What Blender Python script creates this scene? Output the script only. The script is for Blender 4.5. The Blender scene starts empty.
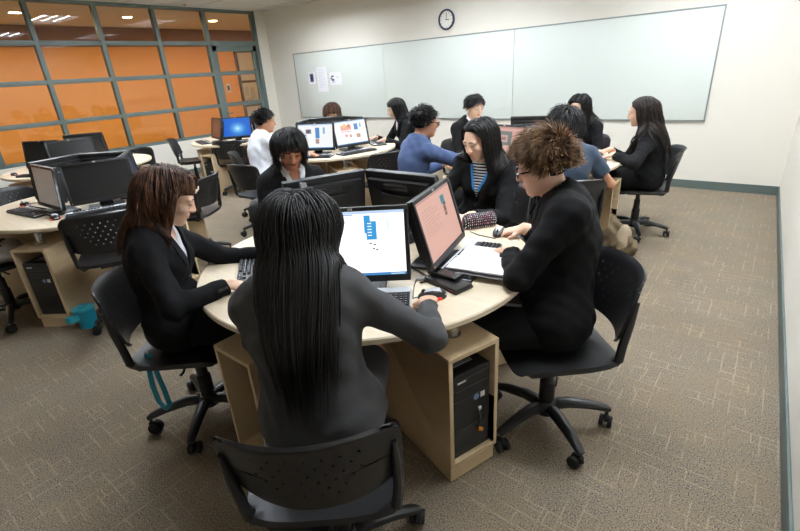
import bpy, bmesh, math, random
import numpy as np
from mathutils import Vector, Matrix, Euler
random.seed(7); RNG = np.random.default_rng(11)
PI = math.pi
SC = bpy.context.scene
COL = SC.collection
F32 = np.float32
def R(d): return math.radians(d)
def V(*a): return np.array(a, float)
def nrm(a):
    a = np.asarray(a, float); return a/max(1e-9, np.linalg.norm(a))
def lerp(a, b, t): return np.asarray(a, float)*(1-t)+np.asarray(b, float)*t

# ------------------------------------------------------------------ materials
MATS = {}
def mat(name, col=(.8,.8,.8), rough=.5, metal=0., spec=.5, emit=None, estr=1., noise=None, bump=None, coat=0., sheen=0., aniso=0.):
    """plain principled material; noise=(scale, amount) mottles the colour, bump=(scale, strength, distance)"""
    if name in MATS: return MATS[name]
    m = bpy.data.materials.new(name); m.use_nodes = True
    nt = m.node_tree; b = nt.nodes['Principled BSDF']
    b.inputs['Base Color'].default_value = (*col, 1); b.inputs['Roughness'].default_value = rough
    b.inputs['Metallic'].default_value = metal; b.inputs['Specular IOR Level'].default_value = spec
    if coat: b.inputs['Coat Weight'].default_value = coat
    if sheen: b.inputs['Sheen Weight'].default_value = sheen
    if emit is not None:
        b.inputs['Emission Color'].default_value = (*emit, 1); b.inputs['Emission Strength'].default_value = estr
    if noise or bump:
        tc = nt.nodes.new('ShaderNodeTexCoord')
    if noise:
        n = nt.nodes.new('ShaderNodeTexNoise'); n.inputs['Scale'].default_value = noise[0]; n.inputs['Detail'].default_value = 5
        nt.links.new(tc.outputs['Object'], n.inputs['Vector'])
        mx = nt.nodes.new('ShaderNodeMix'); mx.data_type = 'RGBA'; mx.blend_type = 'MIX'
        a = noise[1]
        mx.inputs[6].default_value = (*[max(0, c*(1-a)) for c in col], 1); mx.inputs[7].default_value = (*[min(1, c*(1+a)) for c in col], 1)
        nt.links.new(n.outputs['Fac'], mx.inputs[0]); nt.links.new(mx.outputs[2], b.inputs['Base Color'])
    if bump:
        n2 = nt.nodes.new('ShaderNodeTexNoise'); n2.inputs['Scale'].default_value = bump[0]; n2.inputs['Detail'].default_value = 4
        nt.links.new(tc.outputs['Object'], n2.inputs['Vector'])
        bp = nt.nodes.new('ShaderNodeBump'); bp.inputs['Strength'].default_value = bump[1]; bp.inputs['Distance'].default_value = bump[2]
        nt.links.new(n2.outputs['Fac'], bp.inputs['Height']); nt.links.new(bp.outputs['Normal'], b.inputs['Normal'])
    MATS[name] = m
    return m
def srgb(r, g, b):
    f = lambda c: (c/255/12.92 if c/255 <= .04045 else ((c/255+.055)/1.055)**2.4)
    return (f(r), f(g), f(b))
def emis(name, rgb, s):
    return mat(name, (0.01,0.01,0.01), .3, emit=srgb(*rgb), estr=s)

# ------------------------------------------------------------------ mesh builder
class MB:
    def __init__(s): s.v = []; s.f = []; s.m = []
    def _add(s, vs, fs, mi=0, M=None):
        o = len(s.v)
        for p in vs:
            p = Vector(p)
            s.v.append(tuple(M @ p) if M is not None else tuple(p))
        for q in fs: s.f.append([o+i for i in q]); s.m.append(mi)
    def box(s, lo, hi, mi=0, M=None):
        x0,y0,z0 = lo; x1,y1,z1 = hi
        s._add([(x0,y0,z0),(x1,y0,z0),(x1,y1,z0),(x0,y1,z0),(x0,y0,z1),(x1,y0,z1),(x1,y1,z1),(x0,y1,z1)],
               [(0,3,2,1),(4,5,6,7),(0,1,5,4),(1,2,6,5),(2,3,7,6),(3,0,4,7)], mi, M); return s
    def quad(s, a, b, c, d, mi=0, M=None): s._add([a,b,c,d], [(0,1,2,3)], mi, M); return s
    def lathe(s, prof, n=24, mi=0, M=None):
        vs = []; fs = []
        for r, z in prof:
            for i in range(n):
                a = 2*PI*i/n; vs.append((r*math.cos(a), r*math.sin(a), z))
        k = len(prof)
        for j in range(k-1):
            for i in range(n):
                i2 = (i+1) % n; fs.append((j*n+i, j*n+i2, (j+1)*n+i2, (j+1)*n+i))
        fs.append(tuple(range(n-1, -1, -1))); fs.append(tuple((k-1)*n+i for i in range(n)))
        s._add(vs, fs, mi, M); return s
    def prism(s, poly, z0, z1, mi=0, M=None):
        n = len(poly)
        s._add([(x,y,z0) for x,y in poly]+[(x,y,z1) for x,y in poly],
               [tuple(range(n-1,-1,-1)), tuple(range(n,2*n))]+[(i,(i+1)%n,n+(i+1)%n,n+i) for i in range(n)], mi, M); return s
    def tube(s, pts, rad, n=8, mi=0, M=None, up=(0,0,1), sq=1.):
        """swept tube; sq squashes the section along its second axis"""
        pts = [np.array(p, float) for p in pts]; k = len(pts)
        if not hasattr(rad, '__len__'): rad = [rad]*k
        vs = []; fs = []
        for j, p in enumerate(pts):
            t = nrm(pts[min(j+1,k-1)]-pts[max(j-1,0)])
            a = np.cross(t, up)
            if np.linalg.norm(a) < 1e-4: a = np.cross(t, (1,0,0.01))
            a = nrm(a); b = np.cross(a, t)
            for i in range(n):
                an = 2*PI*i/n; vs.append(p+a*math.cos(an)*rad[j]+b*math.sin(an)*rad[j]*sq)
        for j in range(k-1):
            for i in range(n):
                i2 = (i+1)%n; fs.append((j*n+i, j*n+i2, (j+1)*n+i2, (j+1)*n+i))
        fs.append(tuple(range(n-1,-1,-1))); fs.append(tuple((k-1)*n+i for i in range(n)))
        s._add(vs, fs, mi, M); return s
    def ball(s, c, r, mi=0, M=None, n=12, m=8):
        r = r if hasattr(r, '__len__') else (r,r,r)
        prof = [(math.sin(PI*(j+.02)/(m+.04)), -math.cos(PI*(j+.02)/(m+.04))) for j in range(m+1)]
        T = Matrix.Translation(c) @ Matrix.Diagonal((*r,1))
        s.lathe(prof, n, mi, (M @ T) if M is not None else T); return s
    def grid(s, fn, nu, nv, mi=0, M=None, skip=None):
        vs = [fn(i/nu, j/nv) for j in range(nv+1) for i in range(nu+1)]
        fs = [(j*(nu+1)+i, j*(nu+1)+i+1, (j+1)*(nu+1)+i+1, (j+1)*(nu+1)+i) for j in range(nv) for i in range(nu) if not (skip and skip(i,j))]
        s._add(vs, fs, mi, M); return s
    def data(s, name, mats, bevel=0., solid=0., smooth=35, seg=2):
        me = bpy.data.meshes.new(name); me.from_pydata(s.v, [], s.f)
        for i, mi in enumerate(s.m): me.polygons[i].material_index = mi
        for m in (mats if isinstance(mats, (list,tuple)) else [mats]): me.materials.append(m)
        bm = bmesh.new(); bm.from_mesh(me)
        bmesh.ops.remove_doubles(bm, verts=bm.verts, dist=1e-6)
        if solid:
            bmesh.ops.recalc_face_normals(bm, faces=bm.faces)
            bm.normal_update(); bm.verts.ensure_lookup_table()
            fs = bm.faces[:]; bnd = [e for e in bm.edges if len(e.link_faces)==1]
            nv = {v: bm.verts.new(v.co - v.normal*solid) for v in bm.verts[:]}
            for f in fs: bm.faces.new([nv[v] for v in reversed(f.verts)])
            for e in bnd: a, b = e.verts; bm.faces.new([a, b, nv[b], nv[a]])
        bmesh.ops.recalc_face_normals(bm, faces=bm.faces)
        if bevel:
            es = [e for e in bm.edges if len(e.link_faces)==2 and e.calc_face_angle(0) > R(40)]
            bmesh.ops.bevel(bm, geom=es, offset=bevel, segments=seg, profile=.6, affect='EDGES', clamp_overlap=True)
        bm.to_mesh(me); bm.free()
        if smooth:
            for p in me.polygons: p.use_smooth = True
            me.set_sharp_from_angle(angle=R(smooth))
        return me
    def build(s, name, mats, parent=None, **k):
        return link(name, s.data(name, mats, **k), parent)
def link(name, me, parent=None, loc=None, rot=None):
    o = bpy.data.objects.new(name, me); COL.objects.link(o)
    if parent is not None: o.parent = parent
    if loc is not None: o.location = loc
    if rot is not None: o.rotation_euler = rot
    return o
CACHE = {}
def inst(key, fn, name, parent, loc=None, rot=None):
    """an object sharing one cached mesh"""
    if key not in CACHE: CACHE[key] = fn()
    return link(name, CACHE[key], parent, loc, rot)
def tag(o, label, cat, group=None):
    o['label'] = label; o['category'] = cat
    if group: o['group'] = group
    return o
def thing(name, label, cat, loc=(0,0,0), rz=0., group=None):
    o = bpy.data.objects.new(name, None); COL.objects.link(o); o.empty_display_size = .1
    o.location = loc; o.rotation_euler = (0,0,rz)
    return tag(o, label, cat, group)
def struct(o): o['kind'] = 'structure'; return o

# ------------------------------------------------------------------ palette
M_BLACK = mat('black_plastic', (.012,.012,.013), .38, noise=(60,.15))
M_BLACK2 = mat('matte_black_plastic', (.011,.011,.012), .48, bump=(300,.15,.001))
M_SEAT = mat('black_chair_shell', (.013,.013,.014), .36, bump=(220,.12,.001))
M_SILVER = mat('silver_plastic', (.55,.56,.58), .35, metal=.1)
M_CHROME = mat('brushed_steel', (.62,.62,.62), .22, metal=1.)
M_WHITE = mat('white_plastic', (.75,.75,.75), .5)
M_PAPER = mat('white_paper', (.86,.86,.88), .7)
M_DARK = mat('very_dark_rubber', (.006,.006,.006), .7)
M_RED = mat('red_sensor_glow', (.3,.005,.004), .4, emit=(1,.02,.01), estr=.8)
M_KEY = mat('black_keycaps', (.012,.012,.014), .45)
M_MARK = mat('pale_key_marks', (.45,.46,.48), .6)
M_FRAME = mat('grey_green_painted_frame', srgb(96,108,103), .45, noise=(30,.06))
M_TEAL = mat('teal_translucent_plastic', srgb(30,140,165), .3)

def wood(name, c1, c2, rough=.42):
    m = bpy.data.materials.new(name); m.use_nodes = True; nt = m.node_tree; b = nt.nodes['Principled BSDF']
    tc = nt.nodes.new('ShaderNodeTexCoord'); mp = nt.nodes.new('ShaderNodeMapping'); mp.inputs['Scale'].default_value = (1.2, 14, 14)
    n = nt.nodes.new('ShaderNodeTexNoise'); n.inputs['Scale'].default_value = 3; n.inputs['Detail'].default_value = 6; n.inputs['Distortion'].default_value = .6
    cr = nt.nodes.new('ShaderNodeValToRGB'); cr.color_ramp.elements[0].position = .3; cr.color_ramp.elements[1].position = .72
    cr.color_ramp.elements[0].color = (*c1,1); cr.color_ramp.elements[1].color = (*c2,1)
    nt.links.new(tc.outputs['Object'], mp.inputs['Vector']); nt.links.new(mp.outputs[0], n.inputs['Vector'])
    nt.links.new(n.outputs['Fac'], cr.inputs[0]); nt.links.new(cr.outputs[0], b.inputs['Base Color'])
    b.inputs['Roughness'].default_value = rough; return m
M_TOP = wood('pale_maple_laminate', srgb(218,200,172), srgb(228,212,186), .36)
M_PED = wood('maple_cabinet_laminate', srgb(205,180,142), srgb(217,194,158), .42)

def carpet():
    m = bpy.data.materials.new('brown_patterned_carpet'); m.use_nodes = True; nt = m.node_tree; N = nt.nodes; L = nt.links
    b = N['Principled BSDF']; b.inputs['Roughness'].default_value = .95; b.inputs['Specular IOR Level'].default_value = .1
    tc = N.new('ShaderNodeTexCoord')
    def noise(scale, detail=2, vec=None):
        n = N.new('ShaderNodeTexNoise'); n.inputs['Scale'].default_value = scale; n.inputs['Detail'].default_value = detail
        L.new(vec or tc.outputs['Object'], n.inputs['Vector']); return n
    def ramp(src, p0, p1, c0=(0,0,0), c1=(1,1,1)):
        r = N.new('ShaderNodeValToRGB'); r.color_ramp.elements[0].position = p0; r.color_ramp.elements[1].position = p1
        r.color_ramp.elements[0].color = (*c0,1); r.color_ramp.elements[1].color = (*c1,1); L.new(src, r.inputs[0]); return r
    def mix(fac, a, c, mode='MIX'):
        x = N.new('ShaderNodeMix'); x.data_type = 'RGBA'; x.blend_type = mode
        if isinstance(fac, float): x.inputs[0].default_value = fac
        else: L.new(fac, x.inputs[0])
        for s, i in ((a,6),(c,7)):
            if isinstance(s, tuple): x.inputs[i].default_value = (*s,1)
            else: L.new(s, x.inputs[i])
        return x.outputs[2]
    sp = noise(190, 3); sp2 = noise(60, 2); cl = noise(3.2, 3)
    base = mix(ramp(sp.outputs['Fac'], .38, .62).outputs[0], srgb(68,62,55), srgb(156,145,129))
    base = mix(ramp(sp2.outputs['Fac'], .45, .7).outputs[0], base, srgb(132,116,94))
    base = mix(ramp(cl.outputs['Fac'], .42, .66).outputs[0], base, mix(.22, base, srgb(146,126,96)))
    # two sets of short pale threads, along and across, like broken brickwork
    tot = None
    for rot, sx, seed in ((0,1,0.),(PI/2,1,7.3)):
        mp = N.new('ShaderNodeMapping'); mp.inputs['Rotation'].default_value = (0,0,rot); mp.inputs['Location'].default_value = (seed,seed*.7,0)
        L.new(tc.outputs['Object'], mp.inputs['Vector'])
        br = N.new('ShaderNodeTexBrick'); br.inputs['Scale'].default_value = 1; br.inputs['Mortar Size'].default_value = .0036
        br.inputs['Mortar Smooth'].default_value = .3; br.inputs['Brick Width'].default_value = .19; br.inputs['Row Height'].default_value = .062
        br.inputs['Color1'].default_value = br.inputs['Color2'].default_value = (0,0,0,1); br.inputs['Mortar'].default_value = (1,1,1,1)
        L.new(mp.outputs[0], br.inputs['Vector'])
        g = noise(5.5, 1, mp.outputs[0]); gm = ramp(g.outputs['Fac'], .50, .60)
        t = mix(1., br.outputs['Color'], gm.outputs[0], 'MULTIPLY')
        tot = t if tot is None else mix(1., tot, t, 'LIGHTEN')
    fz = ramp(noise(200,2).outputs['Fac'], .3, .6)
    tot = mix(1., tot, fz.outputs[0], 'MULTIPLY')
    sc = N.new('ShaderNodeMath'); sc.operation = 'MULTIPLY'; sc.inputs[1].default_value = .42; L.new(tot, sc.inputs[0])
    fin = mix(sc.outputs[0], base, srgb(188,172,146))
    L.new(fin, b.inputs['Base Color'])
    bp = N.new('ShaderNodeBump'); bp.inputs['Strength'].default_value = .5; bp.inputs['Distance'].default_value = .003
    L.new(sp.outputs['Fac'], bp.inputs['Height']); L.new(bp.outputs[0], b.inputs['Normal'])
    return m

def glass_mat(name, tint=(.96,.98,.97)):
    m = bpy.data.materials.new(name); m.use_nodes = True; nt = m.node_tree; nt.nodes.clear()
    o = nt.nodes.new('ShaderNodeOutputMaterial'); mx = nt.nodes.new('ShaderNodeMixShader'); t = nt.nodes.new('ShaderNodeBsdfTransparent')
    g = nt.nodes.new('ShaderNodeBsdfGlossy'); fr = nt.nodes.new('ShaderNodeFresnel'); fr.inputs['IOR'].default_value = 1.5
    t.inputs['Color'].default_value = (*tint,1); g.inputs['Roughness'].default_value = .0; g.inputs['Color'].default_value = (.9,.9,.9,1)
    nt.links.new(fr.outputs[0], mx.inputs[0]); nt.links.new(t.outputs[0], mx.inputs[1]); nt.links.new(g.outputs[0], mx.inputs[2])
    nt.links.new(mx.outputs[0], o.inputs['Surface']); return m

# ------------------------------------------------------------------ camera
H = 1.55
def camera():
    p, r, y, f = R(23.03523), R(-3.83299), R(-39.37286), 455.759
    cp, sp = math.cos(p), math.sin(p)
    fwd = V(math.sin(y)*cp, math.cos(y)*cp, -sp); right = V(math.cos(y), -math.sin(y), 0); up = np.cross(right, fwd)
    c, s = math.cos(r), math.sin(r); r2 = c*right+s*up; u2 = -s*right+c*up
    cam = bpy.data.cameras.new('camera'); cam.sensor_width = 36; cam.lens = 36*f/800; cam.clip_start = .05
    o = bpy.data.objects.new('camera', cam); COL.objects.link(o)
    M = Matrix(((r2[0],u2[0],-fwd[0],0),(r2[1],u2[1],-fwd[1],0),(r2[2],u2[2],-fwd[2],H),(0,0,0,1)))
    o.matrix_world = M; SC.camera = o
camera()

# ------------------------------------------------------------------ the room
XL, YB, ZC, XR, YF = -8.465, 6.553, 2.81, .2, -2.2
XC = -11.75                                                    # far wall of the corridor behind the glass
M_WALL = mat('warm_white_wall_paint', srgb(230,225,213), .75, noise=(2.5,.015), bump=(250,.06,.001))
M_CEIL = mat('ceiling_tile', srgb(225,222,214), .9, bump=(160,.2,.002))
M_BASE = mat('grey_green_vinyl_skirting', srgb(88,100,96), .5)
M_ORANGE = mat('orange_painted_wall', srgb(240,166,82), .7, noise=(3,.04))
M_TOPSHADE = mat('orange_wall_painted_shade', srgb(138,96,68), .7)  # darkened tone of the orange wall where its top is unlit
M_LINE = mat('ceiling_grid_steel', srgb(205,203,196), .6)
def plane_box(name, lo, hi, m): return struct(MB().box(lo, hi).build(name, m, smooth=0))
plane_box('floor', (XC-.2, YF-.1, -.1), (1.2, 10, 0), carpet())
plane_box('wall_back', (XL, YB, 0), (XR+.1, YB+.12, ZC), M_WALL)
# the right wall runs very slightly off square
rw = MB().box((0,-9.2,0), (.12,.12,ZC)).build('wall_right', M_WALL, smooth=0); rw.location = (XR, YB, 0); rw.rotation_euler = (0,0,R(1.3)); struct(rw)
rb = MB().box((-.012,-9.2,0), (0,0,.1)).build('baseboard_right', M_BASE, bevel=.003); rb.location = (XR, YB, 0); rb.rotation_euler = (0,0,R(1.3)); struct(rb)
plane_box('wall_front', (XL-.1, YF-.12, 0), (1.2, YF, ZC), M_WALL)
# ceiling: tiles with a lay-in grid (2 ft x 4 ft)
LROWS = {'far':5.35, 'middle':3.55, 'near':1.75}
LCOLS = {'left':-6.3, 'centre':-3.35, 'right':-.62}
ce = MB()
ys = sorted(LROWS.values()); cuts = [YF-.1]
for yy in ys: cuts += [yy-.285, yy+.285]
cuts.append(10)
for i in range(0, len(cuts)-1):
    if i % 2 == 0: ce.box((XC-.2, cuts[i], ZC), (1.2, cuts[i+1], ZC+.02), 0)
    else:
        e = [XC-.2]
        for xx in sorted(LCOLS.values()): e += [xx-.6, xx+.6]
        e.append(1.2)
        for j in range(0, len(e), 2): ce.box((e[j], cuts[i], ZC), (e[j+1], cuts[i+1], ZC+.02), 0)
x = -.5-1.475*8
for i in range(24):
    xx = -.5+.6*(i-18)
    if XL < xx < 1: ce.box((xx-.012, YF, ZC-.004), (xx+.012, YB, ZC+.001), 1)
for j in range(9):
    yy = 5.35-.3+1.2*(j-6)
    if YF < yy < YB: ce.box((XL, yy-.012, ZC-.005), (.25, yy+.012, ZC+.001), 1)
struct(ce.build('ceiling', [M_CEIL, M_LINE], smooth=0))
plane_box('baseboard_back', (XL, YB-.012, 0), (XR, YB, .1), M_BASE)
# low wall under the glass and the short return by the corner
plane_box('wall_left', (XL-.1, YF, 0), (XL, 5.28, .62), M_WALL)
plane_box('trim_1', (XL-.1, 6.32, 0), (XL, YB, ZC), M_WALL)
plane_box('baseboard_left', (XL, YF, 0), (XL+.012, 5.28, .1), M_BASE)
# glazing: one window per bay, frame and panes as parts
MG = glass_mat('clear_glass')
mull = [-2.0, -1.09, -.18, .73, 1.635, 2.536, 3.42, 4.314, 5.229, 6.275]
rails = [.637, 1.154, 1.717, 2.238, 2.79]
hw = .032
for i in range(len(mull)-2):
    y0, y1 = mull[i], mull[i+1]
    w = struct(thing('window_%d' % (i+1), 'x', 'window', (XL-.05, 0, 0)));
    for k in ('label','category'): del w[k]
    fr = MB()
    fr.box((-.045, y0-hw, .60), (.045, y0+hw, ZC))
    for z in rails: fr.box((-.04, y0, z-hw), (.04, y1, z+hw))
    if i == len(mull)-3: fr.box((-.045, y1-hw, 0), (.045, y1+hw, ZC))
    fr.build('frame', M_FRAME, w, bevel=.004)
    gl = MB()
    for a, b in zip(rails[:-1], rails[1:]): gl.box((-.004, y0+hw, a+hw), (.004, y1-hw, b-hw))
    gl.build('glass_pane', MG, w, smooth=0)
# door bay in the glass wall, by the corner
d = struct(thing('door_1', 'x', 'door', (XL-.05, 0, 0)))
for k in ('label','category'): del d[k]
y0, y1 = 5.229, 6.275
fr = MB()
fr.box((-.045, y1-hw, 0), (.045, y1+.045, ZC)); fr.box((-.04,y0,2.79-hw),(.04,y1,2.79+.02)); fr.box((-.045,y0,2.238-.04),(.045,y1,2.238+.04))
fr.build('frame', M_FRAME, d, bevel=.004)
lf = MB()
lf.box((-.03,y0+.04,0.02),(.03,y0+.13,2.2)); lf.box((-.03,y1-.12,0.02),(.03,y1-.035,2.2)); lf.box((-.03,y0+.04,2.1),(.03,y1-.035,2.2))
for z in (.1,.64,1.154,1.717): lf.box((-.028,y0+.1,z-.035),(.028,y1-.1,z+.035))
lf.build('leaf_frame', M_FRAME, d, bevel=.004)
gl = MB(); gl.box((-.004,y0+.1,.1),(.004,y1-.1,2.12)); gl.box((-.004,y0+hw,2.27),(.004,y1-hw,2.76)); gl.build('glass_pane', MG, d, smooth=0)
hd = MB(); hd.tube([(.03,y0+.085,1.0),(.09,y0+.085,1.0),(.09,y0+.2,1.0)], .01, 8); hd.build('handle', M_CHROME, d)
# corridor beyond the glass
plane_box('wall_corridor', (XC-.1, YF, 0), (XC, 10, ZC), M_ORANGE)
plane_box('wall_corridor_shade', (XC, YF, 2.43), (XC+.05, 10, ZC), M_TOPSHADE)  # added brown strip: the shade along the wall's top, put in as colour
plane_box('wall_corridor_end', (XC, 9.9, 0), (XL, 10, ZC), M_ORANGE)
plane_box('wall_corridor_start', (XC, YF-.1, 0), (XL, YF, ZC), M_ORANGE)
plane_box('wall_corridor_side', (XL-.1, YB, 0), (XL, 10, ZC), M_WALL)
# far door with a glazed panel in the corridor wall
d2 = struct(thing('door_2', 'x', 'door', (XC, 8.15, 0)))
for k in ('label','category'): del d2[k]
M_DFR = mat('brown_door_frame', srgb(96,70,52), .5)
f2 = MB(); f2.box((0,-.25,0),(.06,-.19,2.35)); f2.box((0,.35,0),(.06,.43,2.35)); f2.box((0,-.19,2.28),(.06,.35,2.35)); f2.box((0,-.19,1.52),(.05,.35,1.58)); f2.box((0,-.19,.9),(.05,.35,.97))
f2.build('frame', M_DFR, d2, bevel=.004)
p2 = MB(); p2.box((0,-.19,0),(.03,.35,2.28)); p2.build('glazed_panel', mat('frosted_door_glass', srgb(205,195,180), .3), d2, smooth=0)
nt_ = MB()
for (a,b,c,e) in ((-.12,1.2,.0,1.42),(.06,1.1,.2,1.4),(-.1,1.0,.1,1.12)): nt_.box((.03,a,b),(.034,c,e))
nt_.build('notice', mat('grey_notice_paper', srgb(180,176,168), .7), d2, smooth=0)
for i,(yy,zz,w_,h_) in enumerate(((7.55,1.42,.13,.22),)):
    t = tag(MB().box((0,-w_/2,-h_/2),(.012,w_/2,h_/2)).build('wall_notice', mat('white_notice_board', srgb(225,215,205), .6), smooth=0), 'small white notice on the orange wall seen through the glass', 'notice')
    t.location = (XC, yy, zz)
    MB().box((.012,-.035,-.06),(.014,.035,.06)).build('printed_panel', mat('dark_notice_print', srgb(60,50,60), .6), t, smooth=0)

# ceiling light fittings: 1.2 x .55 m louvre troffers in three rows of bays
M_TUBE = emis('lit_fluorescent_tube', (246,252,255), 1.)
M_TUBE.node_tree.nodes['Principled BSDF'].inputs['Emission Color'].default_value = (.91,.985,1.08,1)
LIGHT_STR = 49.
M_TUBE.node_tree.nodes['Principled BSDF'].inputs['Emission Strength'].default_value = LIGHT_STR
M_LOUV = mat('louvre_white_enamel', (.85,.85,.84), .35)
def troffer_meshes():
    fr = MB(); D = .052
    fr.box((-.6,-.285,0),(.6,-.275,D)); fr.box((-.6,.275,0),(.6,.285,D)); fr.box((-.6,-.275,0),(-.59,.275,D)); fr.box((.59,-.275,0),(.6,.275,D)); fr.box((-.6,-.285,D),(.6,.285,D+.01))
    fr.box((-.615,-.30,-.006),(.615,-.275,0)); fr.box((-.615,.275,-.006),(.615,.30,0)); fr.box((-.615,-.275,-.006),(-.59,.275,0)); fr.box((.59,-.275,-.006),(.615,.275,0))
    lou = MB()
    for y in (-.092,.092): lou.prism([(-.012,0),(.012,0),(.024,D-.014),(-.024,D-.014)], -.59, .59, 0, Matrix.Translation((0,y,0)) @ Matrix(((0,0,1,0),(1,0,0,0),(0,1,0,0),(0,0,0,1))))
    tb = MB()
    for y in (-.184,0,.184): tb.box((-.585,y-.045,D-.022),(.585,y+.045,D-.014))
    return fr, lou, tb
rows, cols = LROWS, LCOLS
for rn, yy in rows.items():
    for cn, xx in cols.items():
        t = thing('ceiling_light', 'louvred ceiling light, %s row from the whiteboard wall, %s of its row' % ({'far':'nearest','middle':'second','near':'third'}[rn], cn), 'ceiling light', (xx, yy, ZC), 0, 'fluorescent ceiling lights')
        inst('trf', lambda: troffer_meshes()[0].data('light_frame', M_LOUV), 'frame', t)
        inst('trl', lambda: troffer_meshes()[1].data('louvre', M_LOUV), 'louvre', t)
        inst('trt', lambda: troffer_meshes()[2].data('tubes', M_TUBE, smooth=0), 'lamp_tubes', t)
M_DOWN = emis('lit_downlight', (255,226,180), 1.); M_DOWN.node_tree.nodes['Principled BSDF'].inputs['Emission Strength'].default_value = 400.
DN = [-.8, 1.0, 2.83, 4.58, 6.37, 8.2]
for i, yy in enumerate(DN):
    t = thing('downlight', 'round downlight in the corridor ceiling, number %s from the near end' % ['one','two','three','four','five','six'][i], 'ceiling light', (-10.0, yy, ZC), 0, 'corridor downlights')
    inst('dnr', lambda: MB().lathe([(.10,0),(.10,-.008),(.085,-.012),(.08,-.004)], 20).data('ring', M_LINE), 'ring', t)
    inst('dnl', lambda: MB().lathe([(.08,-.002),(.08,-.005)], 20).data('lamp', M_DOWN), 'lamp', t)
vt = thing('air_vent', 'dark slatted air vent in the ceiling near the glass wall', 'vent', (-7.6, 3.28, ZC))
MB().box((-.17,-.26,-.008),(.17,.26,0)).build('frame', M_LINE, vt)
s_ = MB()
for k in range(8): s_.box((-.15+k*.04,-.24,-.012),(-.125+k*.04,.24,-.006))
s_.build('slats', mat('dark_vent_slats', (.05,.05,.05), .5), vt, smooth=0)
sp_ = thing('fire_sprinkler', 'small chrome fire sprinkler on the ceiling above the glass wall', 'sprinkler', (-8.2, 4.75, ZC))
MB().lathe([(.03,0),(.03,-.006),(.01,-.01),(.008,-.03)], 14).build('body', M_CHROME, sp_); MB().lathe([(.02,-.042),(.02,-.045)], 14).build('deflector', M_CHROME, sp_)
MB().tube([(.009,0,-.03),(.012,0,-.04),(.0,0,-.043)], .003, 6).build('yoke', M_CHROME, sp_)

# whiteboard: three glass-white panels in a thin frame
M_WB = mat('glossy_white_board', srgb(222,228,221), .22, spec=.5)
M_WBF = mat('whiteboard_aluminium_trim', srgb(150,158,156), .4, metal=.5)
wb = thing('whiteboard', 'long pale green white whiteboard of three panels on the back wall', 'whiteboard', (-4.18, YB, .794))
fx0, fx1 = -3.549, 3.546
fr = MB(); fr.box((fx0,-.022,0),(fx1,-.002,.016)); fr.box((fx0,-.022,1.184),(fx1,-.002,1.2)); fr.box((fx0,-.022,0),(fx0+.014,-.002,1.2)); fr.box((fx1-.014,-.022,0),(fx1,-.002,1.2))
fr.build('frame', M_WBF, wb, bevel=.002)
for a, b in ((fx0+.014,-1.262),(-1.254,1.126),(1.134,fx1-.014)):
    MB().box((a,-.018,.016),(b,-.004,1.184)).build('panel', M_WB, wb, bevel=.003)
wallx = lambda x: x
def poster(x0,x1,z0,z1,label,art):
    o = thing('paper_sheet', label, 'paper', ((x0+x1)/2, YB-.018, (z0+z1)/2), 0, 'papers stuck on the whiteboard')
    w, h = (x1-x0)/2, (z1-z0)/2
    MB().box((-w,-.003,-h),(w,0,h)).build('sheet', M_PAPER, o, smooth=0)
    m = MB(); ms = []
    for i,(a,b,c,d_,col) in enumerate(art):
        m.box((a*w,-.004,b*h),(c*w,-.002,d_*h), i); ms.append(mat('print_%d_%d_%d' % col, srgb(*col), .7))
    m.build('print', ms, o, smooth=0)
poster(-7.36,-7.17,1.42,1.65,'small white sheet with a purple and blue picture, left of the papers on the whiteboard',
       [(-.55,-.6,.55,.62,(120,105,170)),(-.35,.1,.3,.5,(150,190,215)),(-.3,-.15,.4,.1,(60,50,70)),(-.2,-.5,.45,-.2,(170,110,170))])
poster(-7.12,-6.84,1.28,1.72,'tall white printed sheet in the middle of the papers on the whiteboard',
       [(-.6,.78-.12*k,.6 if k%4 else .2,.81-.12*k,(205,208,214)) for k in range(13)])
poster(-6.77,-6.47,1.39,1.61,'white leaflet with dark sketches, right of the papers on the whiteboard',
       [(-.7,.25,-.25,.5,(90,92,110)),(-.85,-.1,-.5,.2,(110,112,130)),(-.65,-.35,-.2,-.05,(70,72,90)),(-.6,-.6,-.1,-.5,(140,142,160)),(.2,.1,.7,.3,(215,216,224))])
# wall clock
ck = thing('wall_clock', 'round white wall clock with dark blue rim above the whiteboard', 'clock', (-4.15, YB, 2.218))
Mx = Matrix.Rotation(PI/2,4,'X')
MB().lathe([(.135,0),(.14,.02),(.135,.035),(.118,.035),(.112,.018),(.05,.018)], 40, 0, Mx).build('rim', mat('navy_clock_rim', srgb(38,52,82), .35), ck)
MB().lathe([(.113,.0),(.113,.02)], 40, 0, Mx).build('dial', mat('clock_dial', srgb(235,232,222), .5), ck)
h_ = MB()
def hand_bar(a, L, w): h_.box((-w,-.026,-.012),(w,-.023,L), 0, Matrix.Rotation(a,4,'Y'))
hand_bar(R(3), .085, .003); hand_bar(R(100), .058, .004)
h_.build('hands', M_DARK, ck, smooth=0)
k_ = MB()
for i in range(12): k_.box((-.003,-.024,.09),(.003,-.021,.103), 0, Matrix.Rotation(i*PI/6,4,'Y'))
k_.build('hour_marks', M_DARK, ck, smooth=0)
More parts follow.
